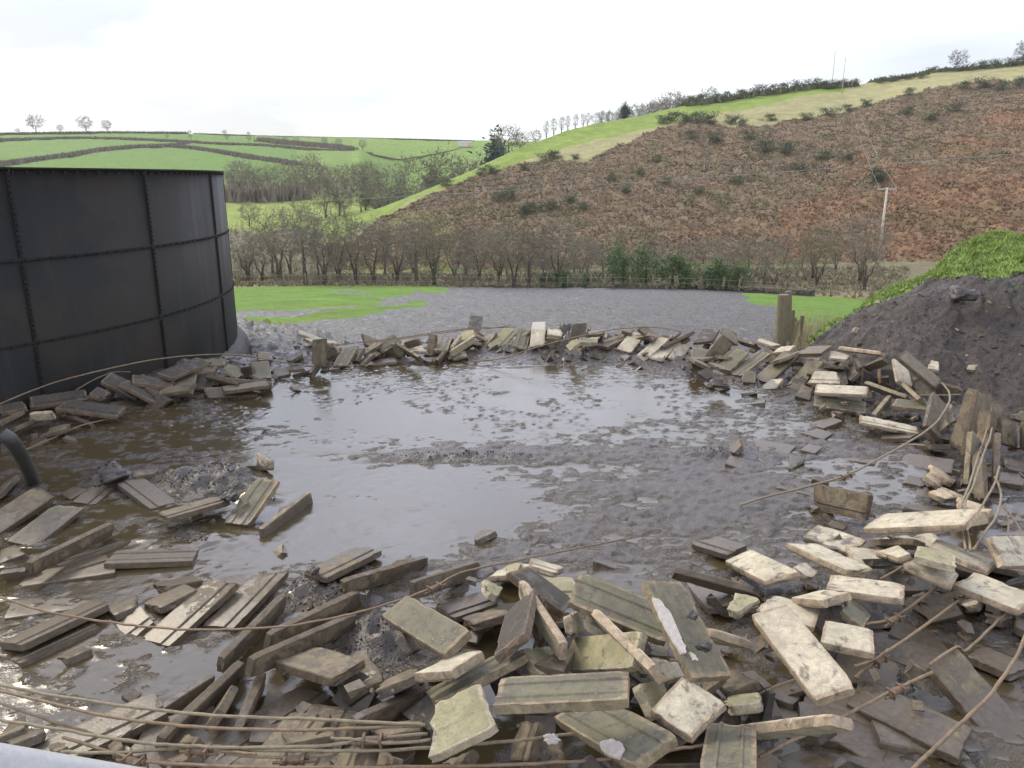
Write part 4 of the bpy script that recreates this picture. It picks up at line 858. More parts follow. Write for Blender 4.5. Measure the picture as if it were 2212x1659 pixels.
# ---------------------------------------------------------------- steel hoops
def smooth_path(P, n=6):
    P = [Vector(p) for p in P]; out_ = []
    for i in range(len(P)-1):
        p0 = P[max(i-1, 0)]; p1 = P[i]; p2 = P[i+1]; p3 = P[min(i+2, len(P)-1)]
        for k in range(n):
            t_ = k/n; out_.append(.5*((2*p1)+(-p0+p2)*t_+(2*p0-5*p1+4*p2-p3)*t_*t_+(-p0+3*p1-3*p2+p3)*t_**3))
    return out_+[P[-1]]
RODS = [
 ([(1,0,768),(1,140,815),(1,300,855),(1,450,880),(1,650,910),(1,850,930),(1,1000,937),(2,0,875),(2,200,868),(2,400,850),(2,600,812),(2,800,765),(2,1000,705),(2,1180,635),(2,1330,555),(3,0,395),(3,300,335),(3,600,275),(3,815,232)], [.55,.4,.4,.45,.4,.04], .011, 0, 'long curved rod sweeping across the left foreground and out over the open slurry', [(2,1190,632)]),
 ([(1,-40,1217),(1,300,1285),(1,600,1330),(1,900,1365),(2,0,1365),(2,400,1380),(2,800,1400),(2,1130,1415)], [.7,.7,.75], .012, 1, 'topmost of the foreground rods, running in behind the lichened square slab', []),
 ([(1,-40,1245),(1,300,1330),(1,600,1395),(1,900,1435),(2,0,1435),(2,400,1445),(2,700,1435),(2,1130,1418)], [.68,.65,.73], .012, 0, 'brown rod just under the topmost foreground rod and meeting it at its right end', []),
 ([(1,-40,1402),(1,200,1440),(1,500,1490),(1,780,1530),(1,990,1545),(2,100,1545),(2,600,1530),(2,760,1497),(2,900,1487),(2,1150,1465)], [.65,.6,.65], .012, 1, 'foreground rod carrying the rusty clamp beside the lichened square slab', [(2,850,1497)]),
 ([(1,-40,1305),(1,150,1375),(1,350,1440),(1,600,1510),(1,960,1550),(1,1150,1568),(1,1340,1590)], [.6,.55,.6], .010, 0, 'foreground rod that starts between the others and ends in the left rusty clamp', [(1,1065,1552)]),
 ([(1,320,1575),(1,600,1580),(1,960,1555),(1,1140,1545),(2,0,1552),(2,600,1562),(2,1000,1555),(2,1400,1525),(2,1699,1500),(3,300,1465),(3,500,1445)], [.5,.6,.45], .012, 1, 'rod passing in front of the lichened square slab toward the white stone', []),
 ([(1,330,1500),(1,650,1600),(1,800,1630),(1,1336,1655),(2,600,1655),(2,1000,1655),(2,1699,1640),(3,300,1625),(3,620,1610),(3,1080,1545),(3,1260,1520)], [.5,.55,.5,.5], .012, 0, 'lowest foreground rod, along the bottom edge of the photo', [(1,705,1612)]),
 ([(2,0,1575),(2,250,1600),(2,480,1595),(2,620,1580)], [.55,.55], .011, 1, 'short green-stained rod held in the clamp nearest the bottom of the photo', [(2,390,1603)]),
 ([(2,600,1490),(2,740,1500),(2,960,1520),(2,1165,1500)], [.62,.66], .011, 1, 'short rod under the rusty clamp beside the lichened square slab', []),
 ([(4,980,1690),(4,1200,1480),(4,1350,1340),(4,1500,1190),(4,1640,980),(4,1720,800)], [.35,.4,.5], .015, 0, 'thick bent rod curving up the bottom right corner', []),
 ([(4,60,1590),(4,400,1425),(4,620,1320),(4,860,1190),(4,990,1130),(4,1130,1065)], [.3,.3,.32], .014, 0, 'muddy rod with a clotted joint across the brown slab in the right foreground', [(4,900,1170)]),
 ([(4,1115,1018),(4,1280,908),(4,1330,935),(4,1450,830),(4,1580,700)], [.38,.25,.3], .013, 0, 'rod from the raised corner of the brown slab to the long cracked cream slab', []),
 ([(4,650,1100),(4,720,1040),(4,850,940),(4,1050,800),(4,1330,595)], [.2,.25,.3], .014, 0, 'rod running diagonally over black mud to the long cracked cream slab', [(4,800,985)]),
 ([(4,650,1030),(4,760,990),(4,860,925)], [.3,.3], .012, 0, 'short rod stub under the cream slab right of the brightest diagonal slab', []),
 ([(4,700,770),(4,850,745),(4,930,700),(4,1160,542)], [.25,.3], .014, 0, 'muddy rod from the small grey block up under the cream slabs', [(4,880,725)]),
 ([(4,60,1195),(4,280,1110)], [.3,.3], .011, 0, 'short rod length left of the brightest cream slab', []),
 ([(4,810,490),(4,960,405),(4,1100,330)], [.35,.4], .012, 0, 'rod poking out beneath the cracked cream slabs near the small pale block', []),
 ([(5,100,1525),(5,300,1465),(5,600,1390),(5,800,1330),(5,1000,1230),(5,1250,1090),(5,1400,980),(5,1480,860),(5,1490,790),(5,1450,730),(5,1380,690),(5,1270,650)], [.04,.4,.55,.6,.6], .016, 1, 'long hooked rod arching over the sunken slabs on the right with a clamp on it', [(5,795,1330)]),
 ([(4,1335,310),(5,1560,1560),(5,1620,1400),(5,1680,1200),(5,1740,1020),(5,1765,900),(5,1758,850)], [.6,.55,.75], .014, 1, 'left rod of the pair leaning against the standing wall remnants', []),
 ([(4,1365,315),(5,1590,1540),(5,1645,1400),(5,1712,1200),(5,1765,1050),(5,1780,930)], [.6,.55,.7], .014, 1, 'right rod of the pair leaning against the standing wall remnants', []),
 ([(4,1330,180),(4,1400,90),(5,1700,1540),(5,1790,1380),(5,1820,1270)], [.6,.5,.6], .014, 1, 'rod looping up behind the narrow upright slab at the right', []),
 ([(4,1380,310),(4,1460,190),(5,1800,1600),(5,1832,1470),(5,1810,1380),(5,1790,1340)], [.6,.5,.5], .014, 1, 'bent rod ending below the narrow upright slab at the right', []),
 ([(4,1560,40),(4,1600,75),(4,1660,160),(4,1690,240)], [.3,.4], .012, 0, 'dark rod curving down over the water channel at the right edge', []),
 ([(4,1580,30),(4,1600,130),(4,1595,230)], [.3,.4], .011, 0, 'nearly straight rod beside the curving one at the right edge', []),
 ([(5,1290,797),(5,1450,797),(5,1560,793)], [.5,.5], .014, 1, 'level rod spanning the gap behind the hooked rod', []),
 ([(6,150,548),(6,400,520),(6,550,470),(6,750,410),(6,1000,350),(6,1200,310),(6,1380,295),(6,1550,295),(6,1700,325)], [.02,.45,.7,.6], .014, 0, 'thin rod rising from the slurry and crossing the middle of the far rim', []),
 ([(7,690,500),(7,800,485),(7,1050,445),(7,1400,405),(7,1700,360),(7,2000,325),(7,2212,318),(6,450,275)], [.5,.6,.75], .013, 0, 'upper rod behind the far rim, from the post-like slab to the dark slab', []),
 ([(7,1400,415),(7,1700,372),(7,1900,345),(6,200,305),(6,490,290)], [.6,.7], .011, 0, 'second rod just under the upper one behind the far rim', []),
 ([(7,0,535),(7,250,565),(7,500,605),(7,700,635),(7,1000,628),(7,1300,615)], [.5,.2,.1], .013, 0, 'rod along the slurry edge in front of the post-like slab', []),
 ([(8,-40,600),(8,300,460),(8,600,370),(8,1000,280),(8,1300,235),(8,1650,215),(8,1880,235)], [.5,.85,.8,.5], .013, 0, 'rod arching up in front of the dark tank', []),
 ([(8,180,925),(8,400,830),(8,600,740),(8,820,690)], [.06,.08], .014, 0, 'rod lying along the slurry edge below the dark tank heap', []),
 ([(8,560,480),(8,700,400),(8,830,350),(8,960,345)], [.35,.4], .012, 0, 'short rod among the slabs against the tank', []),
]
for pts_, hs, rad, mt, lab, cl in RODS:
    n = len(pts_); W3 = []
    for i, (R_, x, y) in enumerate(pts_):
        h_ = float(np.interp(i/(n-1), np.linspace(0, 1, len(hs)), hs)); W3.append(at_z(*rg(R_, x, y), h_))
    base = Vector(W3[0]); W3 = [Vector(p)-base for p in W3]; sp_ = smooth_path(W3, 5)
    r_ = random.Random(len(lab)); root = empty('hoop_rod', base) if cl else None
    mb = MB().tube([p+Vector((r_.uniform(-1, 1), r_.uniform(-1, 1), r_.uniform(-1, 1)))*.003 for p in sp_], rad*.9, 7)
    o = mb.build('rod' if cl else 'hoop_rod', M_RODMOSS if mt else M_WOODROD, root, True, None if cl else base)
    tag(root or o, lab, 'steel rod', 'steel hoops of the burst store')
    for (R_, x, y) in cl:
        best = None
        for i in range(len(sp_)-1):
            w_ = sp_[i]+base; X2, Y2 = proj(w_.x, w_.y, w_.z); qx, qy = rg(R_, x, y); d = (X2*S2-qx)**2+(Y2*S2-qy)**2
            if best is None or d < best[0]: best = (d, i)
        i = best[1]; p = sp_[i]; d = (sp_[min(i+1, len(sp_)-1)]-sp_[max(i-1, 0)]).normalized(); sd_ = d.cross(Vector((0, 0, 1))).normalized()
        cb = MB(); off = sd_*.028-Vector((0, 0, .01)); up_ = d.cross(sd_); M3 = Matrix((d, sd_, up_)).transposed(); c0 = p+off*.5
        cb.box(c0-d*.055, .016, .08, .06, M3); cb.box(c0+d*.055, .016, .08, .06, M3); cb.tube([c0-d*.05, c0+d*.05], .027, 10)
        cb.tube([p-d*.13+off, p+d*.13+off], .010, 7); cb.tube([p-d*.085+off, p-d*.068+off], .019, 6); cb.tube([p+d*.085, p+d*.068], .019, 6)
        cb.build('clamp', M_RUST, root)
# ---------------------------------------------------------------- stones, clods
def lump(name, loc, sx, sy, sz, mat, label, cat, seed, group=None):
    r_ = random.Random(seed); n = 14; V = []; Fc = []
    ph = [r_.uniform(0, 6) for _ in range(6)]
    for i in range(n+1):
        th = math.pi*i/n
        for k in range(n*2):
            f = math.pi*k/n; d = Vector((math.sin(th)*math.cos(f), math.sin(th)*math.sin(f), math.cos(th)))
            rr_ = 1+.22*math.sin(3*d.x+ph[0]+4*d.y)+.16*math.sin(7*d.y+ph[1]+5*d.z)+.10*math.sin(13*d.x+ph[2]+9*d.z)+.06*math.sin(23*d.y+17*d.x+ph[3])
            V.append((d.x*sx*rr_, d.y*sy*rr_, d.z*sz*rr_))
    for i in range(n):
        for k in range(2*n): Fc.append((i*2*n+k, i*2*n+(k+1) % (2*n), (i+1)*2*n+(k+1) % (2*n), (i+1)*2*n+k))
    o = link(name, mesh(name, V, Fc, True), mat, None, Vector(loc)); tag(o, label, cat, group); o.rotation_euler.z = r_.uniform(0, 6); return o
M_CLOD = simple('mud_clod_mat', (.04, .032, .025), .45, 12, .4, .9, .02, .5)
M_STONE = simple('white_stone', (.5, .45, .4), .8, 12, .25, .5, .01)
lump('stone', at_z(*rg(3, 318, 1480), .5), .05, .035, .03, M_STONE, 'white stone lying beside the rod below the level speckled slab', 'stone', 3)
for (R_, x, y, z, s, lab) in ((3,1188,712,.98,.035,'upper of the two mud clods on the greenish ribbed slab'), (3,1263,905,.90,.042,'lower of the two mud clods on the greenish ribbed slab'),
    (2,1072,782,.46,.02,'left mud speck on the large smooth grey slab'), (2,1118,778,.46,.018,'right mud speck on the large smooth grey slab'),
    (2,500,540,.24,.05,'clod on the front corner of the ribbed slab by the bright pool'), (1,590,140,.16,.13,'black mud clump beside the small upright block'),
    (1,1200,240,.25,.09,'black clod at the right end of the thick stepped slab'), (1,510,180,.14,.04,'small pinkish clod on the sunk slab left of the black mud clump'),
    (5,1565,130,2.0,.22,'lump of turf and roots high on the soil bank')):
    p = at_z(*rg(R_, x, y), z) if not lab.startswith('lump') else at_r(*rg(R_, x, y), 17.6)
    lump('mud_clod', p, s*1.2, s, s*.6, M_CLOD, lab, 'mud clod', int(x), 'mud clods')
# ---------------------------------------------------------------- corrugated hose
pth = [at_z(*rg(8, 10, 800), 1.05), at_z(*rg(8, 80, 850), .95), at_z(*rg(8, 150, 950), .68), at_z(*rg(8, 210, 1070), .3), at_z(*rg(8, 260, 1180), -.05)]
sp_ = smooth_path([Vector(p) for p in pth], 24); rads = [.078+(.006 if (i % 2) else 0) for i in range(len(sp_))]
root = empty('corrugated_hose', sp_[-1]); mb = MB().tube([p-sp_[-1] for p in sp_], rads, 20, False)
M_HOSE = simple('hose_plastic', (.05, .05, .045), .5, 6, .35, .1)
mb.build('hose_wall', M_HOSE, root, True)
MB().tube([p-sp_[-1] for p in sp_[1:30]], .066, 16, False).build('hose_bore', simple('hose_inside', (.02, .02, .02), .9), root, True)
tag(root, 'grey ribbed hose standing bent out of the slurry at the left edge', 'hose')
# ---------------------------------------------------------------- rail in front of the camera
a_ = at_r(-60, 758, 1.75); b_ = at_r(185, 797, 1.70)
d_ = Vector(b_)-Vector(a_); a0 = Vector(a_)-d_*1.5; b0 = Vector(b_)+d_*1.2
root = empty('guard_rail', (a0.x, a0.y, 0)); o0 = Vector((a0.x, a0.y, 0))
M_GALV = simple('galvanised_steel', (.33, .325, .31), .55, 60, .16, .15, .002, .5)
MB().tube([a0-o0, Vector(a_)-o0, Vector(b_)-o0, b0-o0], .045, 20).build('rail', M_GALV, root, True)
MB().tube([(0, 0, -.45), (0, 0, a0.z-.0)], .03, 12).build('post', M_GALV, root, True)
MB().tube([(b0.x-o0.x, b0.y-o0.y, -.45), b0-o0], .03, 12).build('post', M_GALV, root, True)
tag(root, 'pale galvanised rail crossing the bottom left corner close to the camera', 'rail')
# ---------------------------------------------------------------- tank
TC = np.array([-16.58, 17.9]); TR = 9.46; ZR = 4.16; ZB = -.6
m, t, b = newmat('tank_enamel'); g = G(t); tcn = g.n('TexCoord'); v = tcn.outputs['Object']
mp = g.n('Mapping'); mp.inputs['Scale'].default_value = (1, 1, .10); g.l(v, mp.inputs[0])
na = g.noise(mp.outputs[0], 2.2, 6, .65); nb = g.noise(v, .5, 4, .6); nc_ = g.noise(mp.outputs[0], 14, 4, .6)
c = g.ramp(na, [(.3, (.008, .0078, .0076)), (.52, (.0135, .013, .0118)), (.7, (.028, .033, .027))])
c = g.mix(g.ramp(nb, [(.45, 0.), (.55, .8)]), c, (.022, .0165, .011)); c = g.mix(g.ramp(nc_, [(.6, 0.), (.75, .25)]), c, (.04, .04, .038))
g.l(c, b.inputs['Base Color']); g.l(g.ramp(na, [(.3, .5), (.7, .68)]), b.inputs['Roughness']); b.inputs['Specular IOR Level'].default_value = .17
g.l(g.bump(nb, .08, .1), b.inputs['Normal']); M_TANK = m
M_BOLT = simple('seam_steel', (.006, .005, .004), .7, 8, .5, .3)
M_FOOT = simple('footing_concrete', (.05, .043, .036), .7, 3, .45, .8, .04)
def circ_ang(x, y):
    r = ray(x*S2, y*S2); d = np.array([r[0], r[1]])/math.hypot(r[0], r[1]); bq = d@TC; disc = bq*bq-(TC@TC-TR*TR)
    p = d*(bq-math.sqrt(max(disc, 0)))-TC; return math.atan2(p[1], p[0])
tank = empty('storage_tank', (TC[0], TC[1], ZB)); n = 160
def ringv(r, z, n=n): return [(r*math.cos(2*math.pi*k/n), r*math.sin(2*math.pi*k/n), z-ZB) for k in range(n)]
zs_ = [ZB, 1.22, 2.66, ZR]; V = []; Fc = []
for (r, z) in [(TR, ZB), (TR, ZR), (TR-.03, ZR), (TR-.03, ZB)]: V += ringv(r, z)
for j in range(3): Fc += [(j*n+k, j*n+(k+1) % n, (j+1)*n+(k+1) % n, (j+1)*n+k) for k in range(n)]
link('shell', mesh('shell', V, Fc, True), M_TANK, tank)
def bolt(mb, ang, z, s=.018):
    ca_, sa_ = math.cos(ang), math.sin(ang); r = TR+.012
    M3 = Matrix(((ca_, -sa_, 0), (sa_, ca_, 0), (0, 0, 1))); mb.box(Vector(((r+s*.5)*ca_, (r+s*.5)*sa_, z-ZB)), s*1.6, s*1.5, s*1.5, M3)
angs = [circ_ang(15, 372), circ_ang(309, 370), circ_ang(452, 372)]
dA = abs((angs[2]-angs[1]))
step_ = dA if dA > .15 else .28
seams = sorted(set([round(a, 4) for a in angs]+[round(angs[0]-step_*k, 4) for k in (1, 2, 3)]+[round(angs[2]+step_*k, 4) for k in (1, 2)]))
print('seam angles', [round(math.degrees(a), 1) for a in seams])
for z in zs_[1:]:
    mb = MB(); top = (z == ZR); h_ = .035 if not top else .05
    pts2 = [(TR+.001, z-h_), (TR+.02, z-h_+.01), (TR+.02, z+.02), (TR+.001, z+.02)] if not top else [(TR+.001, z-h_), (TR+.05, z-.005), (TR+.05, z+.02), (TR-.04, z+.02)]
    for (r, zz) in pts2: mb.v += ringv(r, zz)
    for j in range(3): mb.f += [(j*n+k, j*n+(k+1) % n, (j+1)*n+(k+1) % n, (j+1)*n+k) for k in range(n)]
    k = -2.0
    while k < 1.2: bolt(mb, k, z-.012 if not top else z-.06, .024); k += .024
    mb.build('rim_flange' if top else 'ring_seam', M_BOLT, tank)
for a_ in seams:
    mb = MB(); 
    for (z0, z1) in ((ZB, 1.22-.04), (1.22+.025, 2.66-.04), (2.66+.025, ZR-.05)):
        w_ = .034/TR; V = []
        for aa_ in (a_-w_, a_+w_):
            for r in (TR+.001, TR+.013):
                for zz in (z0, z1): V.append((r*math.cos(aa_), r*math.sin(aa_), zz-ZB))
        bI = len(mb.v); mb.v += V; mb.f += [tuple(bI+x for x in f) for f in ((2,3,7,6),(0,1,3,2),(4,6,7,5))]
        z = z0+.05
        while z < z1-.02:
            bolt(mb, a_-w_*.5, z, .024); bolt(mb, a_+w_*.5, z+.045, .024); z += .09
    mb.build('vertical_seam', M_BOLT, tank)
V = []; Fc = []; pf = [(TR+.0, .42), (TR+.12, .40), (TR+.22, .3), (TR+.28, .12), (TR+.32, -.3), (TR, -.3)]; aR = circ_ang(488, 500); nk = 40
for (r, z) in pf:
    for k in range(nk+1):
        an = aR-.42+1.1*k/nk; rr2 = r+.012*math.sin(k*1.9)+.02*math.sin(k*.7)*(r > TR); V.append((rr2*math.cos(an), rr2*math.sin(an), z+.02*math.sin(k*2.3)-.15*(k < 4)*(4-k)))
m_ = nk+1
for j in range(len(pf)-1): Fc += [(j*m_+k, j*m_+k+1, (j+1)*m_+k+1, (j+1)*m_+k) for k in range(nk)]
link('footing', mesh('footing', V, Fc, True), M_FOOT, tank)
tag(tank, 'large round dark steel slurry tank with bolted seams at the left', 'tank')
# ---------------------------------------------------------------- timber posts
def post(x0, y0, x1, y1, r, dist, name, label, grp, zfix=None, n=14):
    p0 = at_r(x0, y0, dist); p1 = at_r(x1, y1, dist); b = Vector(p0); b.z -= .3; r_ = random.Random(int(x0*7))
    pts_ = [Vector((0, 0, 0)).lerp(Vector(p1)-b, k/6)+Vector((r_.uniform(-1, 1), r_.uniform(-1, 1), 0))*r*.05 for k in range(7)]
    o = MB().tube(pts_, [r*(1+r_.uniform(-.04, .04)) for _ in pts_], n).build(name, M_POST, None, True, b); o.data.set_sharp_from_angle(angle=math.radians(45)); return tag(o, label, 'post', grp)
def r5(x, y): return rg(5, x, y)
post(*r5(375,478), *r5(386,130), .125, 18.6, 'timber_post', 'thickest timber post standing in the right rim, its top sawn flat', 'timber posts')
post(*r5(425,440), *r5(421,108), .085, 20.2, 'timber_post', 'tall timber post just behind the thickest one', 'timber posts')
for k, (xa, ya, xb, yb, d, lab) in enumerate(((446,425,452,232,22,'first and tallest of the row of thin posts behind the two big ones'), (462,428,465,280,24.5,'second of the row of thin posts behind the two big ones'), (474,428,476,310,27,'third of the row of thin posts, the shortest'), (483,430,486,298,29,'fourth of the row of thin posts behind the two big ones'), (495,430,514,268,22.5,'leaning thin post at the right end of the little row'))):
    post(*r5(xa, ya), *r5(xb, yb), .055 if k < 4 else .06, d, 'fence_post', lab, 'thin posts behind the right rim', n=8)
# ---------------------------------------------------------------- trees
def bare_tree(seed, Ht, stems=1, n=260, rw=.34, clear=.22, tw=.03, vase=0., twl=.07, wob=.06):
    """a winter tree: limbs repeatedly fork toward end points spread through the crown, each end carrying fine twigs"""
    r_ = np.random.RandomState(seed); tb = MB(); V = []
    d3 = r_.normal(0, 1, (n, 3)); d3 /= np.linalg.norm(d3, axis=1)[:, None]; rad = r_.uniform(.45, 1, n)**.6
    lob = 1+.18*np.sin(3*np.arctan2(d3[:, 1], d3[:, 0])+seed)+.12*np.sin(5*d3[:, 2]*2+seed)
    T_ = d3*(rad*lob)[:, None]; cz = Ht*(clear+(1-clear)/2); T_ = T_*[Ht*rw, Ht*rw, Ht*(1-clear)/2]+[0, 0, cz]
    if vase: T_[:, :2] *= (1-vase+vase*2*((T_[:, 2:3]-Ht*clear)/(Ht*(1-clear))))
    def rib(pts_, w_):
        s = r_.normal(0, 1, 3); s = s/np.linalg.norm(s)*w_
        for a, c in zip(pts_[:-1], pts_[1:]): V.extend([a-s, a+s, c])
    def split(p, d, T, lv, r):
        m_ = len(T)
        if m_ <= 1:
            q_ = T[0] if m_ else p+d*Ht*.05; mid = (p+q_)/2+r_.normal(0, 1, 3)*Ht*wob*.25
            rib([p, mid, q_], tw*.8); u = q_-p; u = u/(np.linalg.norm(u)+1e-6)
            for _ in range(5):
                e_ = u+r_.normal(0, .55, 3); e_[2] += .15; s_ = mid if r_.rand() < .4 else q_; rib([s_, s_+e_/np.linalg.norm(e_)*Ht*twl*r_.uniform(.6, 1.3)], tw*.45)
            return
        cen = T.mean(0); f_ = .42 if lv else .3; q_ = p+(cen-p)*f_*r_.uniform(.8, 1.1); L = np.linalg.norm(q_-p)
        mid = (p+q_)/2+r_.normal(0, 1, 3)*L*wob*2
        r2 = r*.72
        if r > tw*.9: tb.tube([p, mid, q_], [r, (r+r2)/2, r2], 6 if lv < 2 else (4 if lv < 4 else 3), lv == 0)
        else: rib([p, mid, q_], max(r, tw*.8))
        i0 = r_.randint(m_); a = T[i0]; c = T[np.argmax(((T-a)**2).sum(1))]
        for _ in range(2):
            w_ = ((T-a)**2).sum(1) < ((T-c)**2).sum(1)
            if w_.all() or not w_.any(): break
            a, c = T[w_].mean(0), T[~w_].mean(0)
        A, B = T[w_], T[~w_]
        if not len(A) or not len(B): A, B = T[:m_//2], T[m_//2:]
        for S_ in (A, B): split(q_, (S_.mean(0)-q_), S_, lv+1, max(tw*.5, r2*(len(S_)/m_)**.42))
    an = np.arctan2(T_[:, 1], T_[:, 0]); wh = ((an+math.pi)/(2*math.pi)*stems).astype(int) % stems
    for s in range(stems):
        S_ = T_[wh == s] if stems > 1 else T_
        if not len(S_): continue
        b0 = np.array([math.cos(s*2.1), math.sin(s*2.1), 0])*.13*(stems > 1)*Ht/8
        c_ = S_.mean(0); top = np.array([c_[0]*.22, c_[1]*.22, Ht*clear*r_.uniform(.9, 1.3)]); r0 = Ht*.028/stems**.4
        tb.tube([b0-[0, 0, .3], b0*.8+top*.3+r_.normal(0, .02*Ht/8, 3), top*.7+b0*.3, top], [r0*1.25, r0, r0*.9, r0*.85], 7)
        split(top, c_-top, S_, 1, r0*.8)
    V = np.array(V); return mesh('trunk', tb.v, tb.f, True), mesh('crown', V, np.arange(len(V)).reshape(-1, 3))
def leaf_cloud(seed, n, rx, ry, rz, s, cz, trunk=True, taper=0.):
    r_ = np.random.RandomState(seed); nb = 14; cen = r_.normal(0, .45, (nb, 3)); cen[:, 2] = r_.uniform(-.8, .8, nb)
    which = r_.randint(0, nb, n); P_ = cen[which]+r_.normal(0, .26, (n, 3)); 
    if taper: P_[:, :2] *= (1-taper*(P_[:, 2:3]+1)/2).clip(.05, 1)
    P_ = P_*[rx, ry, rz]+[0, 0, cz]; a = r_.normal(0, 1, (n, 3)); b_ = r_.normal(0, 1, (n, 3))
    a = a/np.linalg.norm(a, axis=1)[:, None]*s*r_.uniform(.5, 1.3, (n, 1)); b_ = b_/np.linalg.norm(b_, axis=1)[:, None]*s*r_.uniform(.4, 1, (n, 1))
    V = np.stack([P_-a, P_+a*.3+b_, P_+a], 1).reshape(-1, 3); V[:, 2] = np.maximum(V[:, 2], .02)
    return mesh('crown', V, np.arange(n*3).reshape(-1, 3))
ALD = [bare_tree(s_, 9, st, 480, rw_*1.3, cl*.8, .05, .25) for s_, st, rw_, cl in ((1, 3, .27, .3), (2, 2, .25, .34), (5, 4, .32, .25), (8, 3, .24, .3), (13, 1, .22, .34), (21, 2, .3, .28))]
SLIM = [bare_tree(s_, 8, 1, 260, .17, .2, .045, .1) for s_ in (31, 37, 41)]
ROUND = [bare_tree(s_, 11, st, 620, .42, .15, .085, .1, .05) for s_, st in ((51, 1), (57, 1), (63, 2))]
SHRUB = [bare_tree(s_, 4, 5, 260, .5, .08, .035, 0, .12) for s_ in (71, 77)]
FAR = [bare_tree(s_, 11, 1, 420, .48, .18, .15, .05, .05) for s_ in (151, 157, 163)]
BIR = [bare_tree(s_, 6, 1, 170, .2, .2, .045, .15) for s_ in (81, 87)]
IVY = [leaf_cloud(s, 2600, 1.5, 1.5, 2.2, .16, 2.6, taper=.35) for s in (91, 92, 93)]
GOR = [leaf_cloud(s, 1100, 1.6, 1.5, .9, .16, .8) for s in (95, 96, 97)]
CON = [leaf_cloud(s, 2600, 2.6, 2.6, 4.4, .35, 4.6, taper=.6) for s in (98, 99)]
def stub(h): return MB().tube([(0, 0, -.3), (.03, .02, h*.6), (0, 0, h)], [.14, .1, .05], 6).build('trunk', M_BARK)
def put_tree(kind, base, h, label, cat, group, rot=None, twm=None, bark=None):
    tr_, cr_ = kind; o = empty('bare_tree', base)
    a = link('trunk', tr_, bark or M_BARK, o); c = link('crown', cr_, twm or M_TWIG, o)
    if bark or twm:
        for ob, mt in ((a, bark or M_BARK), (c, twm or M_TWIG)):
            ob.material_slots[0].link = 'OBJECT'; ob.material_slots[0].material = mt
    k = h/{id(x): hh for x, hh in KH}[id(kind)]
    o.scale = (k, k, k); o.rotation_euler.z = rot if rot is not None else rnd.uniform(0, 6.28); tag(o, label, cat, group); return o
KH = [(k, 9) for k in ALD]+[(k, 11) for k in FAR]+[(k, 8) for k in SLIM]+[(k, 11) for k in ROUND]+[(k, 4) for k in SHRUB]+[(k, 6) for k in BIR]
def height_px(base, ytop):                                 # metres up to reach a 2212-scale row above a ground point
    _, tn = azel(proj(*base)[0], ytop); return H+math.hypot(base[0], base[1])*float(tn)-base[2]
def where(x):
    for a, b_ in ((560, 'just right of the tank'), (700, 'in front of the lime-green field'), (850, 'left of the bracken spur'), (1000, 'in front of the spur of the hill'), (1300, 'at the black mud margin of the field'), (1700, 'before the bracken hillside'), (2300, 'near the foot of the cross-armed pole')):
        if x < a: return b_
rows = [('A', [(525,480),(560,500),(600,440),(655,445),(690,455),(718,440),(760,470),(795,465),(870,480),(905,470),(950,465),(985,485),(1040,485),(1075,490),(1112,480),(1150,500),(1212,470),(1255,510),(1300,520),(1480,530),(1580,510),(1650,520),(1750,480),(1770,500),(1858,455),(1875,500)], 77, 84),
        ('B', [(540,520),(585,470),(630,470),(680,500),(740,500),(830,490),(890,500),(930,500),(1010,505),(1095,510),(1180,510),(1230,520),(1280,510),(1340,500),(1400,505),(1460,520),(1520,515),(1610,500),(1690,500),(1720,520),(1800,510)], 88, 100)]
for rn, lst, r0, r1 in rows:
    for j, (x, yt) in enumerate(lst):
        b0 = ground_at(x+rnd.uniform(-12, 12), rnd.uniform(r0, r1+6)); kd = ALD[(j*5+len(rn)) % 6] if rn == 'A' and j % 4 else (SLIM[j % 3] if j % 2 else ALD[(j*3) % 6])
        nm = ('front-row leafless tree %s' if rn == 'A' else 'back-row leafless tree %s') % where(x)
        same = [q_ for q_ in lst if where(q_[0]) == where(x)]
        nm += ', '+(ORD[same.index((x, yt))]+' from the left' if len(same) > 1 else 'the only one there')
        put_tree(kd, b0, max(3.5, height_px(b0, yt)), nm, 'tree', 'bare trees lining the far edge of the field', twm=M_TWIG2 if j % 3 == 0 else None)
for j, (x, yt) in enumerate([(510,560),(545,570),(620,565),(700,560),(770,570),(850,560),(920,565),(1000,560),(1060,560),(1140,555),(1200,560),(1290,550),(1340,545),(1420,548),(1500,545),(1560,550),(1620,540),(1670,545),(1700,560),(1740,560),(530,585),(590,590),(660,580),(730,585),(790,580),(880,585),(940,580),(1020,580),(1100,575),(1170,575),(1240,575),(1380,570),(1430,560),(1540,570),(1600,560),(1650,575)]):
    b0 = ground_at(x, rnd.uniform(76.5, 90)); put_tree(SHRUB[j % 2], b0, max(2.5, height_px(b0, yt-12)), 'low leafless thicket bush under the tree row, %s from the left' % (ORD[j]), 'bush', 'thicket bushes under the tree row', twm=M_TWIG2 if j % 2 else M_TWIG)
def put_cloud(ms, base, sc_, label, cat, group, mat, name='ivy_tree', th=2.5):
    o = empty(name, base); c = link('crown', ms, mat, o); mbm = TRK; a = link('trunk', mbm, M_BARK, o)
    o.scale = (sc_[0], sc_[0], sc_[1]); o.rotation_euler.z = rnd.uniform(0, 6.28); tag(o, label, cat, group); return o
TRK = mesh('trunk', *(lambda q_: (q_.v, q_.f))(MB().tube([(0, 0, -.3), (.05, .04, 1.2), (0, 0, 2.6)], [.16, .12, .05], 6)), True)
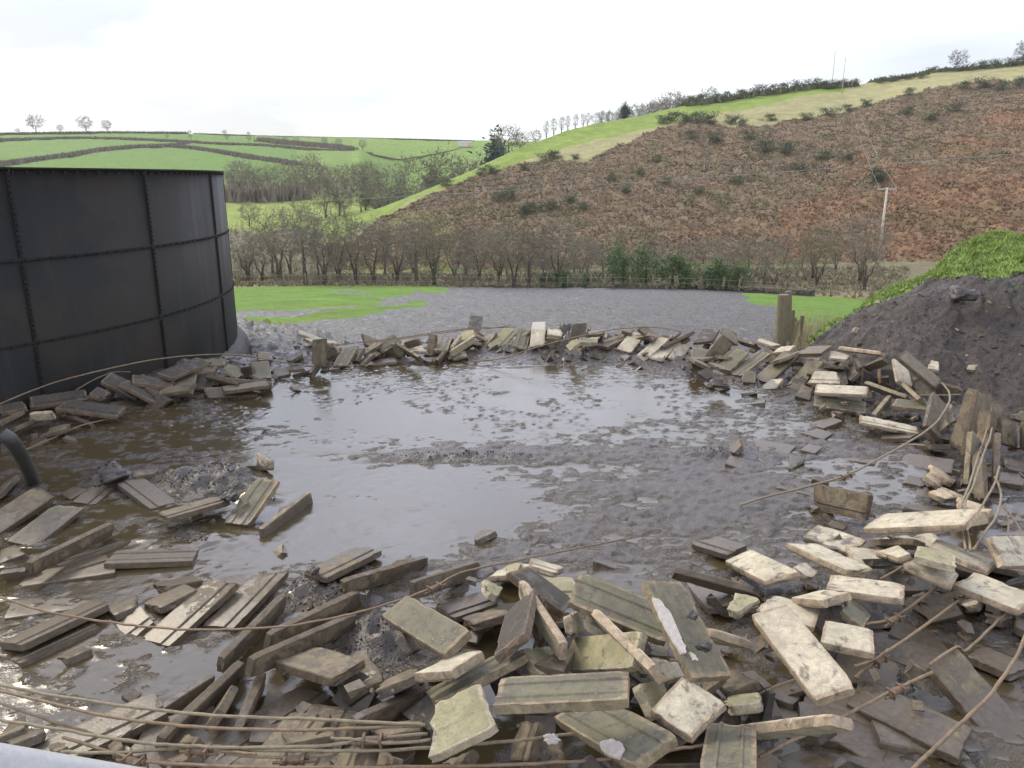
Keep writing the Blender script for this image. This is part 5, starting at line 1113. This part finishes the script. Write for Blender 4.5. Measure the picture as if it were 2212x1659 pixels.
for j, (x, yt, wd) in enumerate([(1180,590,1),(1215,580,1.2),(1270,585,.9),(1325,530,1.0),(1345,545,.8),(1395,520,1.15),(1455,548,1.4),(1480,560,1.),(1520,565,1.1),(1555,560,1.),(1590,568,1.),(2118,0,0)]):
    if not wd: continue
    b0 = ground_at(x, rnd.uniform(76.5, 80)); h_ = height_px(b0, yt)
    put_cloud(IVY[j % 3], b0, (wd*.8, h_/4.9), 'green ivy-covered stump or bush at the black field margin, %s from the left' % ORD[j], 'ivy bush', 'ivy-covered bushes at the field margin', M_IVY, 'ivy_bush')
# valley trees further off
MID = [(520,345,438,'R'),(560,385,440,'R'),(590,395,442,'R'),(625,398,440,'R'),(670,328,400,'R'),(705,380,470,'R'),(735,372,465,'R'),(795,345,430,'R'),(840,360,420,'R'),(915,330,402,'R'),(955,385,405,'R'),(975,320,400,'R'),(1010,345,400,'R'),(780,420,452,'R'),(820,420,456,'R'),(650,470,505,'R'),(540,470,520,'R'),(690,385,430,'R'),(745,425,462,'R'),(870,395,428,'R'),(900,400,420,'R'),(930,398,412,'R')]
for j, (x, yt, yb, k_) in enumerate(MID):
    b0 = ground_at(x, rnd.uniform(205, 250) if yb < 450 else 160) 
    put_tree(ROUND[j % 3], b0, max(5, height_px(b0, yt)), 'leafless round-headed valley tree beyond the spur, %s' % ['leftmost of all, beside the tank', 'over the dark wood by the tank', 'over the dark wood, middle one', 'over the dark wood, right one', 'highest one, at the end of the hedge', 'twiggy one left of the ivied tree', 'twiggy one next to the ivied tree', 'dense domed one left of centre', 'thin one between two domed ones', 'big spreading one before the spur', 'low one hugging the spur', 'pale one below the farm track', 'grey one by the dark conifers', 'small one left of the ivied tree', 'small one right of the ivied tree', 'low one on the lime-green field', 'lowest one beside the tank', 'stout one under the hedge end', 'stooping one over the lime-green strip', 'bushy one below the domed tree', 'bushy one left of the spreading tree', 'bushy one under the spreading tree'][j], 'tree', 'bare trees in the valley', twm=M_TWIG if j % 2 else M_TWIG2)
for j in range(26):
    x = 485+j*20+rnd.uniform(-6, 6); b0 = ground_at(x, rnd.uniform(215, 262))
    put_tree(SHRUB[j % 2], b0, rnd.uniform(6, 10), 'purplish scrub bush in the valley wood behind the bare trees, %s from the left' % ORD[j], 'bush', 'scrub bushes of the valley wood', twm=M_HEDGE)
b0 = ground_at(790, 165); put_cloud(IVY[0], b0, (1.3, height_px(b0, 418)/4.9), 'dark ivied tree alone in the valley', 'ivy tree', None, M_DARKFOL)
for j, (x, yt, w_, lab) in enumerate([(1040,300,1.5,'left dark conifer of the clump at the spur'),(1062,296,1.3,'middle dark conifer of the clump at the spur'),(1085,300,1.4,'right dark conifer of the clump at the spur'),(945,368,1.,'small dark conifer by the spreading tree')]):
    b0 = ground_at(x, 262); put_cloud(CON[j % 2], b0, (w_*max(6, height_px(b0, yt+12))/9, max(6, height_px(b0, yt+12))/9), lab, 'conifer', 'dark conifers', M_DARKFOL, 'conifer_tree')
# skyline
def sky_tree(kd, x, yt, lab, grp, r=None, back=6, **k):
    if r is None:
        a, _ = azel(x, 300); i = int(np.searchsorted(AZ, a)); r = rr[i]*.99+back if x > 860 else 598
    b0 = ground_at(x, r); return put_tree(kd, b0, max(2, height_px(b0, yt)), lab, 'tree', grp, **k)
for j, (x, yt, lab) in enumerate([(82,249,'largest round tree on the left skyline'),(185,253,'second largest round tree on the left skyline'),(228,262,'small sparse tree right of the two big skyline trees'),(38,280,'low bushy tree left of the largest skyline tree'),(133,272,'low bushy tree between the two big skyline trees'),(410,284,'tiny skyline tree farthest left along the green crest'),(486,283,'tiny skyline tree, middle one along the green crest'),(540,287,'tiny skyline tree farthest right along the green crest')]):
    sky_tree(FAR[j % 3], x, yt-3, lab, 'trees on the far left skyline', twm=M_BARK)
for j, (x, yt) in enumerate([(1100,272),(1125,285),(1155,282),(1178,262),(1196,254),(1212,250),(1228,250),(1243,246),(1258,244),(1270,244),(1300,238),(1318,236),(1335,232),(1372,226),(1400,222),(1425,212),(1448,198),(1470,205),(1530,190)]):
    sky_tree((FAR if j < 3 or j > 12 else SLIM)[j % 3], x, yt-3, 'bare tree on the crest of the green hill, %s from the left' % ORD[j], 'bare trees along the hill crest', back=5 if j < 11 else 12, twm=M_TWIG2)
b0 = ground_at(1347, 214); put_cloud(CON[0], b0, (.75, max(6, height_px(b0, 212))/9), 'lone dark fir rising from the hill-crest wood', 'conifer', None, M_DARKFOL, 'conifer_tree')
for j in range(16):
    x = 1290+j*14; a, _ = azel(x, 300); i = int(np.searchsorted(AZ, a)); b0 = ground_at(x, rr[i]+4)
    put_tree(SHRUB[j % 2], b0, max(2.5, height_px(b0, yl(RIDGE, x)-rnd.uniform(14, 26))), 'twiggy bush of the wood edge on the hill crest, %s from the left' % ORD[j], 'bush', 'wood-edge bushes on the hill crest', twm=M_HEDGE)
sky_tree(FAR[0], 2066, 108, 'round hawthorn tree on the skyline at upper right', None, back=-1); sky_tree(FAR[1], 2216, 86, 'dark tree cut by the right edge on the skyline', None, back=-1)
# gorse
gi = 0
def gorse(x, y, s, lab=None, rmin=100):
    global gi
    p = ground_hit(x, y, rmin); o = link('gorse_bush', GOR[gi % 3], M_GORSE, None, p); o.scale = (s*.8, s*.8, s*.7); o.rotation_euler.z = rnd.uniform(0, 6); gi += 1
    tag(o, lab or 'dark green gorse bush dotted over the bracken hillside', 'gorse bush', 'gorse bushes on the hill'); return o
GL = [(1430,268,1.6),(1455,262,1.8),(1480,265,1.8),(1510,264,2.),(1530,268,1.6),(1583,268,1.7),(1600,272,1.2),(1660,262,1.3),(1740,262,1.4),(1790,250,1.5),(1830,240,1.2),(1870,230,1.3),(1960,205,1.3),(2080,195,1.6),(2120,190,1.8),(2160,195,1.7),(2200,188,1.7),(1195,345,1.5),(1180,350,1.3),(1240,345,.9),(1130,368,1.),(1060,375,1.3),(1040,378,1.2),(962,402,1.4),(1100,430,1.5),(1075,435,1.4),(1160,460,1.5),(1130,465,1.4),(1190,455,1.2),(1230,440,1.2),(1260,455,1.),(1490,300,1.5),(1540,310,1.7),(1620,300,1.5),(1650,330,2.),(1700,330,1.8),(1725,370,1.3),(1780,345,1.3),(1590,400,1.2),(1510,420,1.),(1890,390,1.6),(1900,395,1.3),(1830,350,1.1),(1960,250,1.4),(2010,260,1.4),(2060,240,1.5),(1420,350,1.1),(1380,380,1.),(1440,400,1.),(1320,390,1.),(1350,420,1.1)]
for lo, hi, wd in ((0, 281, 'along the upper edge of the bracken'), (281, 375, 'on the middle of the bracken slope'), (375, 999, 'low on the bracken slope')):
    for j, (x, y, s) in enumerate(sorted(g_ for g_ in GL if lo <= g_[1] < hi)): gorse(x, y, s, 'dark green gorse bush %s, %s from the left' % (wd, ORD[j]))
for j, (x, y, s) in enumerate(sorted([(1690,192,2.2),(1720,190,2.),(1750,191,2.6),(1780,192,2.2),(1655,192,2.5),(1630,196,2.2),(1600,199,2.),(1570,203,2.),(1540,207,2.),(1510,213,2.2),(1490,217,2.),(1810,189,2.2),(1840,187,1.9),(1900,180,1.6),(1930,176,1.7),(1960,172,1.6),(1990,170,1.4),(2010,155,1.5),(2090,152,1.8),(2120,148,2.),(2150,145,2.1),(2180,143,2.1),(2205,141,2.2)])): gorse(x, y, s*.8, 'dark hedge bush along the hill crest, %s from the left' % ORD[j])
# bare birches on the slope
for x, yb, yt, lab in [(1164,438,375,'pale birch low on the slope, leftmost'),(1231,412,362,'pale birch on the slope, second'),(1520,370,318,'pale birch high on the slope'),(1668,385,335,'forked pale birch on the slope right of the high one'),(1890,395,370,'pale birch just above the cross-armed pole')]:
    b0 = ground_hit(x, yb, 100); put_tree(BIR[int(x) % 2], b0, height_px(b0, yt), lab, 'tree', 'pale birches on the bracken slope', bark=M_BIRCH, twm=M_TWIG2)
# bracken and scrub clumps as one mass
pr = np.random.RandomState(9); nzB = fbm(TX/3.5, TY/3.5, 3, 33); Pp = []; Cc = []
ok = hill & below_p & (PXX < 2500); ii_, jj_ = np.nonzero(ok & (RB > 106)); sel = pr.choice(len(ii_), 60000)
for s_ in sel:
    i, j = ii_[s_], jj_[s_]; Pp.append((TX[i, j]+pr.uniform(-.3, .3), TY[i, j]+pr.uniform(-.3, .3), Z[i, j]-.05)); Cc.append(col[i, j]*pr.uniform(.85, 1.2)*(1+.6*float(nzB[i, j])))
V, Fq = blades(Pp, .10, .42, .16, 1.5, 5, 12)
ms = mesh('bracken', V, Fq); Cc = np.repeat(np.array(Cc), 15, 0); cc = ms.color_attributes.new('cover', 'FLOAT_COLOR', 'POINT'); cc.data.foreach_set('color', np.c_[Cc, np.ones(len(Cc))].astype(np.float32).ravel())
m, t, b = newmat('bracken_mat'); g = G(t); at = g.n('Attribute'); at.attribute_name = 'cover'; g.l(at.outputs['Color'], b.inputs['Base Color']); b.inputs['Roughness'].default_value = .9; b.inputs['Specular IOR Level'].default_value = .1
tag(link('bracken', ms, m), 'dead brown bracken and heather covering the hillside', 'bracken', kind='stuff')
Pp = []
for k in range(5200):
    x = pr.uniform(440, 1960); p = ground_at(x, pr.uniform(75.6, 100)); Pp.append(tuple(p))
V, Fq = blades(Pp, .08, .5, .09, 1.6, 6, 14)
tag(link('rough_grass', mesh('rough_grass', V, Fq), simple('rough_grass_mat', (.19, .16, .085), .9, .3, .6, 0)), 'rough grass and brambles under the tree row', 'rough grass', kind='stuff')
# hedges
def hedge(pts_, w_, h_, lab, rmin=200, mat=None, seg=3.):
    W3 = [Vector(ground_hit(x, y, rmin)) for x, y in pts_]; r_ = random.Random(int(pts_[0][0])+5); mb = MB(); base = W3[0].copy()
    for a, c in zip(W3[:-1], W3[1:]):
        d = c-a; n_ = max(1, int(d.length/.6)); s_ = Vector((-d.y, d.x, 0)).normalized()
        for k in range(n_):
            for _ in range(16):
                p = a+d*((k+r_.uniform(-.3, 1.3))/n_)+s_*r_.gauss(0, w_*.3)-base; hh = h_*r_.uniform(.3, .85)
                q1 = p+Vector((r_.uniform(-1, 1), r_.uniform(-1, 1), 0))*1.7; p.z -= .3; q1.z -= .3
                mb.tri(p, q1, (p+q1)/2+Vector((r_.uniform(-.6, .6), r_.uniform(-.6, .6), hh)))
    return tag(mb.build('hedgerow', mat or M_HEDGE, None, False, base), lab, 'hedge', 'hedgerows between the far fields')
hedge([(-60,365),(60,350),(150,338),(230,325),(300,319),(370,317)], 4, 3., 'long brown hedge rising from the left edge to the hedge junction')
hedge([(370,318),(420,322),(480,332),(560,345),(600,350),(645,357)], 4, 3., 'brown hedge falling from the junction toward the valley trees')
hedge([(370,317),(410,308),(440,311),(560,315),(680,325),(800,334)], 3, 2.4, 'dark hedge running right from the junction along the upper field')
hedge([(-60,305),(60,303),(160,300),(280,303),(400,308)], 4, 2.6, 'hedge along the foot of the top field on the left')
hedge([(-60,292),(60,291),(160,289),(260,288),(400,289)], 4, 2.4, 'scrubby hedge on the left skyline', mat=M_GORSE)
hedge([(420,289),(600,295),(760,298),(900,302),(1020,305)], 1.2, 1.1, 'thin hedge on the far crest above the green fields')
hedge([(800,334),(860,345),(930,335),(990,322)], 1.2, .9, 'pale thin hedge by the farm track')
hedge([(560,305),(620,312),(700,318),(760,326)], 7, 4, 'wide scrub belt in the middle of the upper fields', mat=M_HEDGE)
for j, (x, yt, yb) in enumerate([(487,288,303),(535,290,306),(615,294,310),(640,296,312),(700,296,316),(732,298,320),(783,300,325),(410,290,300),(360,292,300)]):
    b0 = ground_hit(x, yb, 300); put_tree(ROUND[j % 3], b0, max(3, height_px(b0, yt)), 'small bare hedgerow tree among the far fields, %s counted in from the tank side' % ORD[j], 'tree', 'small trees in the far hedges', twm=M_TWIG)
def crest_hedge(x0, x1, lab, w_, h_, back=1):
    global ground_hit
    keep_ = ground_hit; ground_hit = lambda x, y, rmin=0: ground_at(x, float(np.interp(x, [p[0] for p in RIDGER], [p[1] for p in RIDGER]))*.985+back)
    hedge([(x, 0) for x in range(x0, x1+1, 30)], w_, h_, lab, mat=M_GORSE); ground_hit = keep_
crest_hedge(1480, 1860, 'dark dense hedge along the hill crest left of the crest pole', 4, 2.3)
crest_hedge(1890, 2220, 'dark dense hedge along the hill crest right of the crest pole', 3, 1.7)
hedge([(480,430),(540,436),(600,434),(650,428)], 6, 5, 'dark woodland edge right of the tank', 150, M_HEDGE)
# ---------------------------------------------------------------- far fence at the edge of the field
for j in range(30):
    x = 520+j*47+((j*37) % 17)-8; p = ground_at(x, 75.2); p = (p[0], p[1], p[2]); lean_ = rnd.uniform(-.12, .12)
    o = MB().tube([(0, 0, -.3), (lean_, 0, 1.25)], [.07, .06], 6).build('fence_post', M_POST, None, True, p)
    tag(o, 'slim stake of the wire fence at the far field edge, %s from the left' % ORD[j], 'post', 'stakes of the far field fence')
mb = MB(); base = Vector(ground_at(520, 75.2))
for hz in (.5, 1.0): mb.tube([Vector(ground_at(520+j*47, 75.2))-base+Vector((0, 0, hz)) for j in range(30)], .012, 3)
tag(mb.build('fence_wire', M_WIRE, None, False, base), 'two wire strands along the far edge of the field', 'wire')
# ---------------------------------------------------------------- poles and lines
pb = Vector(ground_at(1893, 92)); ph_ = height_px(tuple(pb), 405)
pole = empty('utility_pole', pb)
MB().tube([(0, 0, -.5), (0, 0, ph_)], [.15, .10], 10).build('mast', M_POLE, pole, True)
MB().box((0, 0, ph_-.15), 1.95, .10, .12).build('crossarm', M_POLE, pole)
for sx in (-.9, .9): MB().tube([(sx, 0, ph_-.09), (sx, 0, ph_+.12)], [.05, .035], 8).build('insulator', M_GALV, pole, True)
MB().box((0, -.155, 1.6), .22, .02, .28).build('warning_plate', simple('yellow_plate', (.6, .5, .08), .5), pole)
tag(pole, 'pale wooden power pole with a crossarm in front of the bracken hillside', 'power pole')
p2 = None
for x, yt, yb, lab in ((1817,123,204,'taller-looking bare pole standing in the pale grass on the hill crest'),(1797,110,186,'thinner pole rising behind the crest bushes')):
    if yb > 190: b0 = Vector(ground_hit(x, yb, 150)); p2 = b0.copy()
    else: b0 = Vector(ground_at(x, rr[int(np.searchsorted(AZ, azel(x, 300)[0]))]+1))
    h_ = height_px(tuple(b0), yt); tag(MB().tube([(0, 0, -.5), (.0, 0, h_)], [.11, .08], 8).build('utility_pole', M_POLE, None, True, b0), lab, 'pole', 'poles on the hill crest')
    if yb > 190: p2.z += h_
def line(a, c, sag, r, lab, n=30):
    a = Vector(a); c = Vector(c); pts_ = [(c-a)*(k/n)-Vector((0, 0, sag*4*(k/n)*(1-k/n))) for k in range(n+1)]
    tag(MB().tube(pts_, r, 4).build('overhead_wire', M_WIRE, None, True, a), lab, 'wire', 'overhead wires')
line(at_r(190, 206, 110), at_r(1100, 147, 70), .5, .022, 'overhead wire stretching across the whole valley in front of the hillside')
line((pb.x-.9, pb.y, pb.z+ph_+.1), p2, 3, .012, 'left wire climbing from the crossarm to the crest pole')
line((pb.x+.9, pb.y, pb.z+ph_+.1), p2+Vector((.3, 0, 0)), 3, .012, 'right wire climbing from the crossarm to the crest pole')
# far farm
for x, y, sx, lab, cc_ in ((998,316,7,'larger pale farm building at the end of the far track',(.55,.5,.42)),(1012,317,4,'smaller tan farm building beside the larger one',(.5,.36,.22))):
    b0 = Vector(ground_hit(x, y+1, 300)); o = empty('farm_building', b0)
    MB().box((0, 0, 1.2), sx, 4, 2.6).build('wall', simple('farm_wall', cc_, .8), o)
    mb = MB(); mb.v = [(-sx/2-.2, -2.2, 2.5), (sx/2+.2, -2.2, 2.5), (sx/2+.2, 0, 3.6), (-sx/2-.2, 0, 3.6), (sx/2+.2, 2.2, 2.5), (-sx/2-.2, 2.2, 2.5)]; mb.f = [(0,1,2,3),(3,2,4,5),(0,3,5),(1,4,2),(0,5,4,1)]
    mb.build('roof', simple('farm_roof', (.3, .28, .27), .7), o); tag(o, lab, 'building')

# ---------------------------------------------------------------- small rubble, mud clods and silt that nobody could count
def chunks(n, where_, smin, smax, flat, seed):
    """angular little blocks scattered where the given function puts them"""
    q_ = np.random.RandomState(seed); V = []; Fc = []
    for _ in range(n):
        p, big = where_(q_)
        if p is None: continue
        s = q_.uniform(smin, smax)*big; d = np.array([s*q_.uniform(.7, 1.6), s, s*flat]); b0 = len(V)
        R_ = np.array(Quaternion(q_.normal(0, 1, 4)*[2, .5, .5, 1.5]).normalized().to_matrix())
        for i in (-1, 1):
            for j in (-1, 1):
                for k in (-1, 1): V.append(tuple(p+R_ @ (np.array([i, j, k])*d*q_.uniform(.55, 1.1, 3)/2)))
        Fc += [tuple(b0+x for x in f) for f in ((0,1,3,2),(4,6,7,5),(0,4,5,1),(2,3,7,6),(0,2,6,4),(1,5,7,3))]
    return V, Fc
def near_slab(q_):
    s = slabs[q_.randint(len(slabs))]
    if s['k'][3] == 'l' or s['c'].z < .12: return None, 0
    return np.array([s['c'].x+q_.normal(0, .3), s['c'].y+q_.normal(0, .3), max(.0, s['c'].z*q_.uniform(0, .75)-.04)]), 1
V, Fq = chunks(750, near_slab, .03, .15, .4, 5)
o = link('rubble', mesh('rubble', V, Fq), SM['m']); tag(o, 'small broken concrete rubble wedged among and under the slabs', 'rubble', kind='stuff')
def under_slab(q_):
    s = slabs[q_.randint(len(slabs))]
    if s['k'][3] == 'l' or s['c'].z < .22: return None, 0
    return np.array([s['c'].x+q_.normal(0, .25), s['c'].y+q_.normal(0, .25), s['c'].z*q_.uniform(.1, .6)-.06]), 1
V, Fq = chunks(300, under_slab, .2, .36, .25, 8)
o = link('rubble', mesh('rubble', V, Fq), SM['d']); tag(o, 'buried slab pieces under the visible slabs, coloured dark for shade in the gaps', 'rubble', kind='stuff')  # near-black tone puts the shade of the gaps into the colour
zi = np.argwhere(mounds > .035); 
def on_mound(q_):
    i, j = zi[q_.randint(len(zi))]; return np.array([X[i, j], Y[i, j], SZ[i, j]]), 1
V, Fq = chunks(2600, on_mound, .008, .03, .8, 9)
o = link('mud_crumbs', mesh('mud_crumbs', V, Fq), M_CLOD); tag(o, 'crumbly black mud clods on the mounds in the slurry', 'mud', kind='stuff')
zs2 = np.argwhere((R2 > 14.8) & (R2 < 20) & soil)
def on_bank(q_):
    i, j = zs2[q_.randint(len(zs2))]; return np.array([BX[i, j], BY[i, j], BZ[i, j]]), 1 if q_.rand() < .9 else 2.2
V, Fq = chunks(1800, on_bank, .01, .045, .6, 10)
M_SOILC = simple('soil_crumb_mat', (.05, .038, .027), .7, 3, .6, .5)
o = link('soil_crumbs', mesh('soil_crumbs', V, Fq), M_SOILC); tag(o, 'loose dark soil crumbs and stones on the bank', 'soil', kind='stuff')
V, Fq = chunks(160, on_bank, .02, .08, .45, 11)
o = link('bank_stones', mesh('bank_stones', V, Fq), M_STONE2 if 'M_STONE2' in globals() else simple('tan_stone', (.22, .18, .12), .8, 6, .4, .4)); tag(o, 'scattered tan stones pressed into the soil bank', 'stones', kind='stuff')
zr2 = np.argwhere((D > CR-.15) & (D < CR+1.6) & (Y > 5) & (Y < 19))
def on_rim(q_):
    i, j = zr2[q_.randint(len(zr2))]; return np.array([X[i, j], Y[i, j], SZ[i, j]+.01]), 1
V, Fq = chunks(420, on_rim, .03, .16, .3, 12)
o = link('rim_rubble', mesh('rim_rubble', V, Fq), SM['m']); tag(o, 'small rubble strewn in the mud of the broken rim', 'rubble', kind='stuff')
# ---------------------------------------------------------------- air
hzm = bpy.data.materials.new('haze_air'); hzm.use_nodes = True; t = hzm.node_tree; t.nodes.clear()
vo_ = t.nodes.new('ShaderNodeVolumePrincipled'); vo_.inputs['Density'].default_value = .00016; vo_.inputs['Color'].default_value = (.86, .89, .95, 1); vo_.inputs['Anisotropy'].default_value = .2
mo = t.nodes.new('ShaderNodeOutputMaterial'); t.links.new(vo_.outputs[0], mo.inputs['Volume'])
hb = MB().box((0, 1450, 60), 4600, 3300, 340).build('haze', hzm); tag(hb, 'thin pale air softening the far hills', 'haze', kind='stuff')
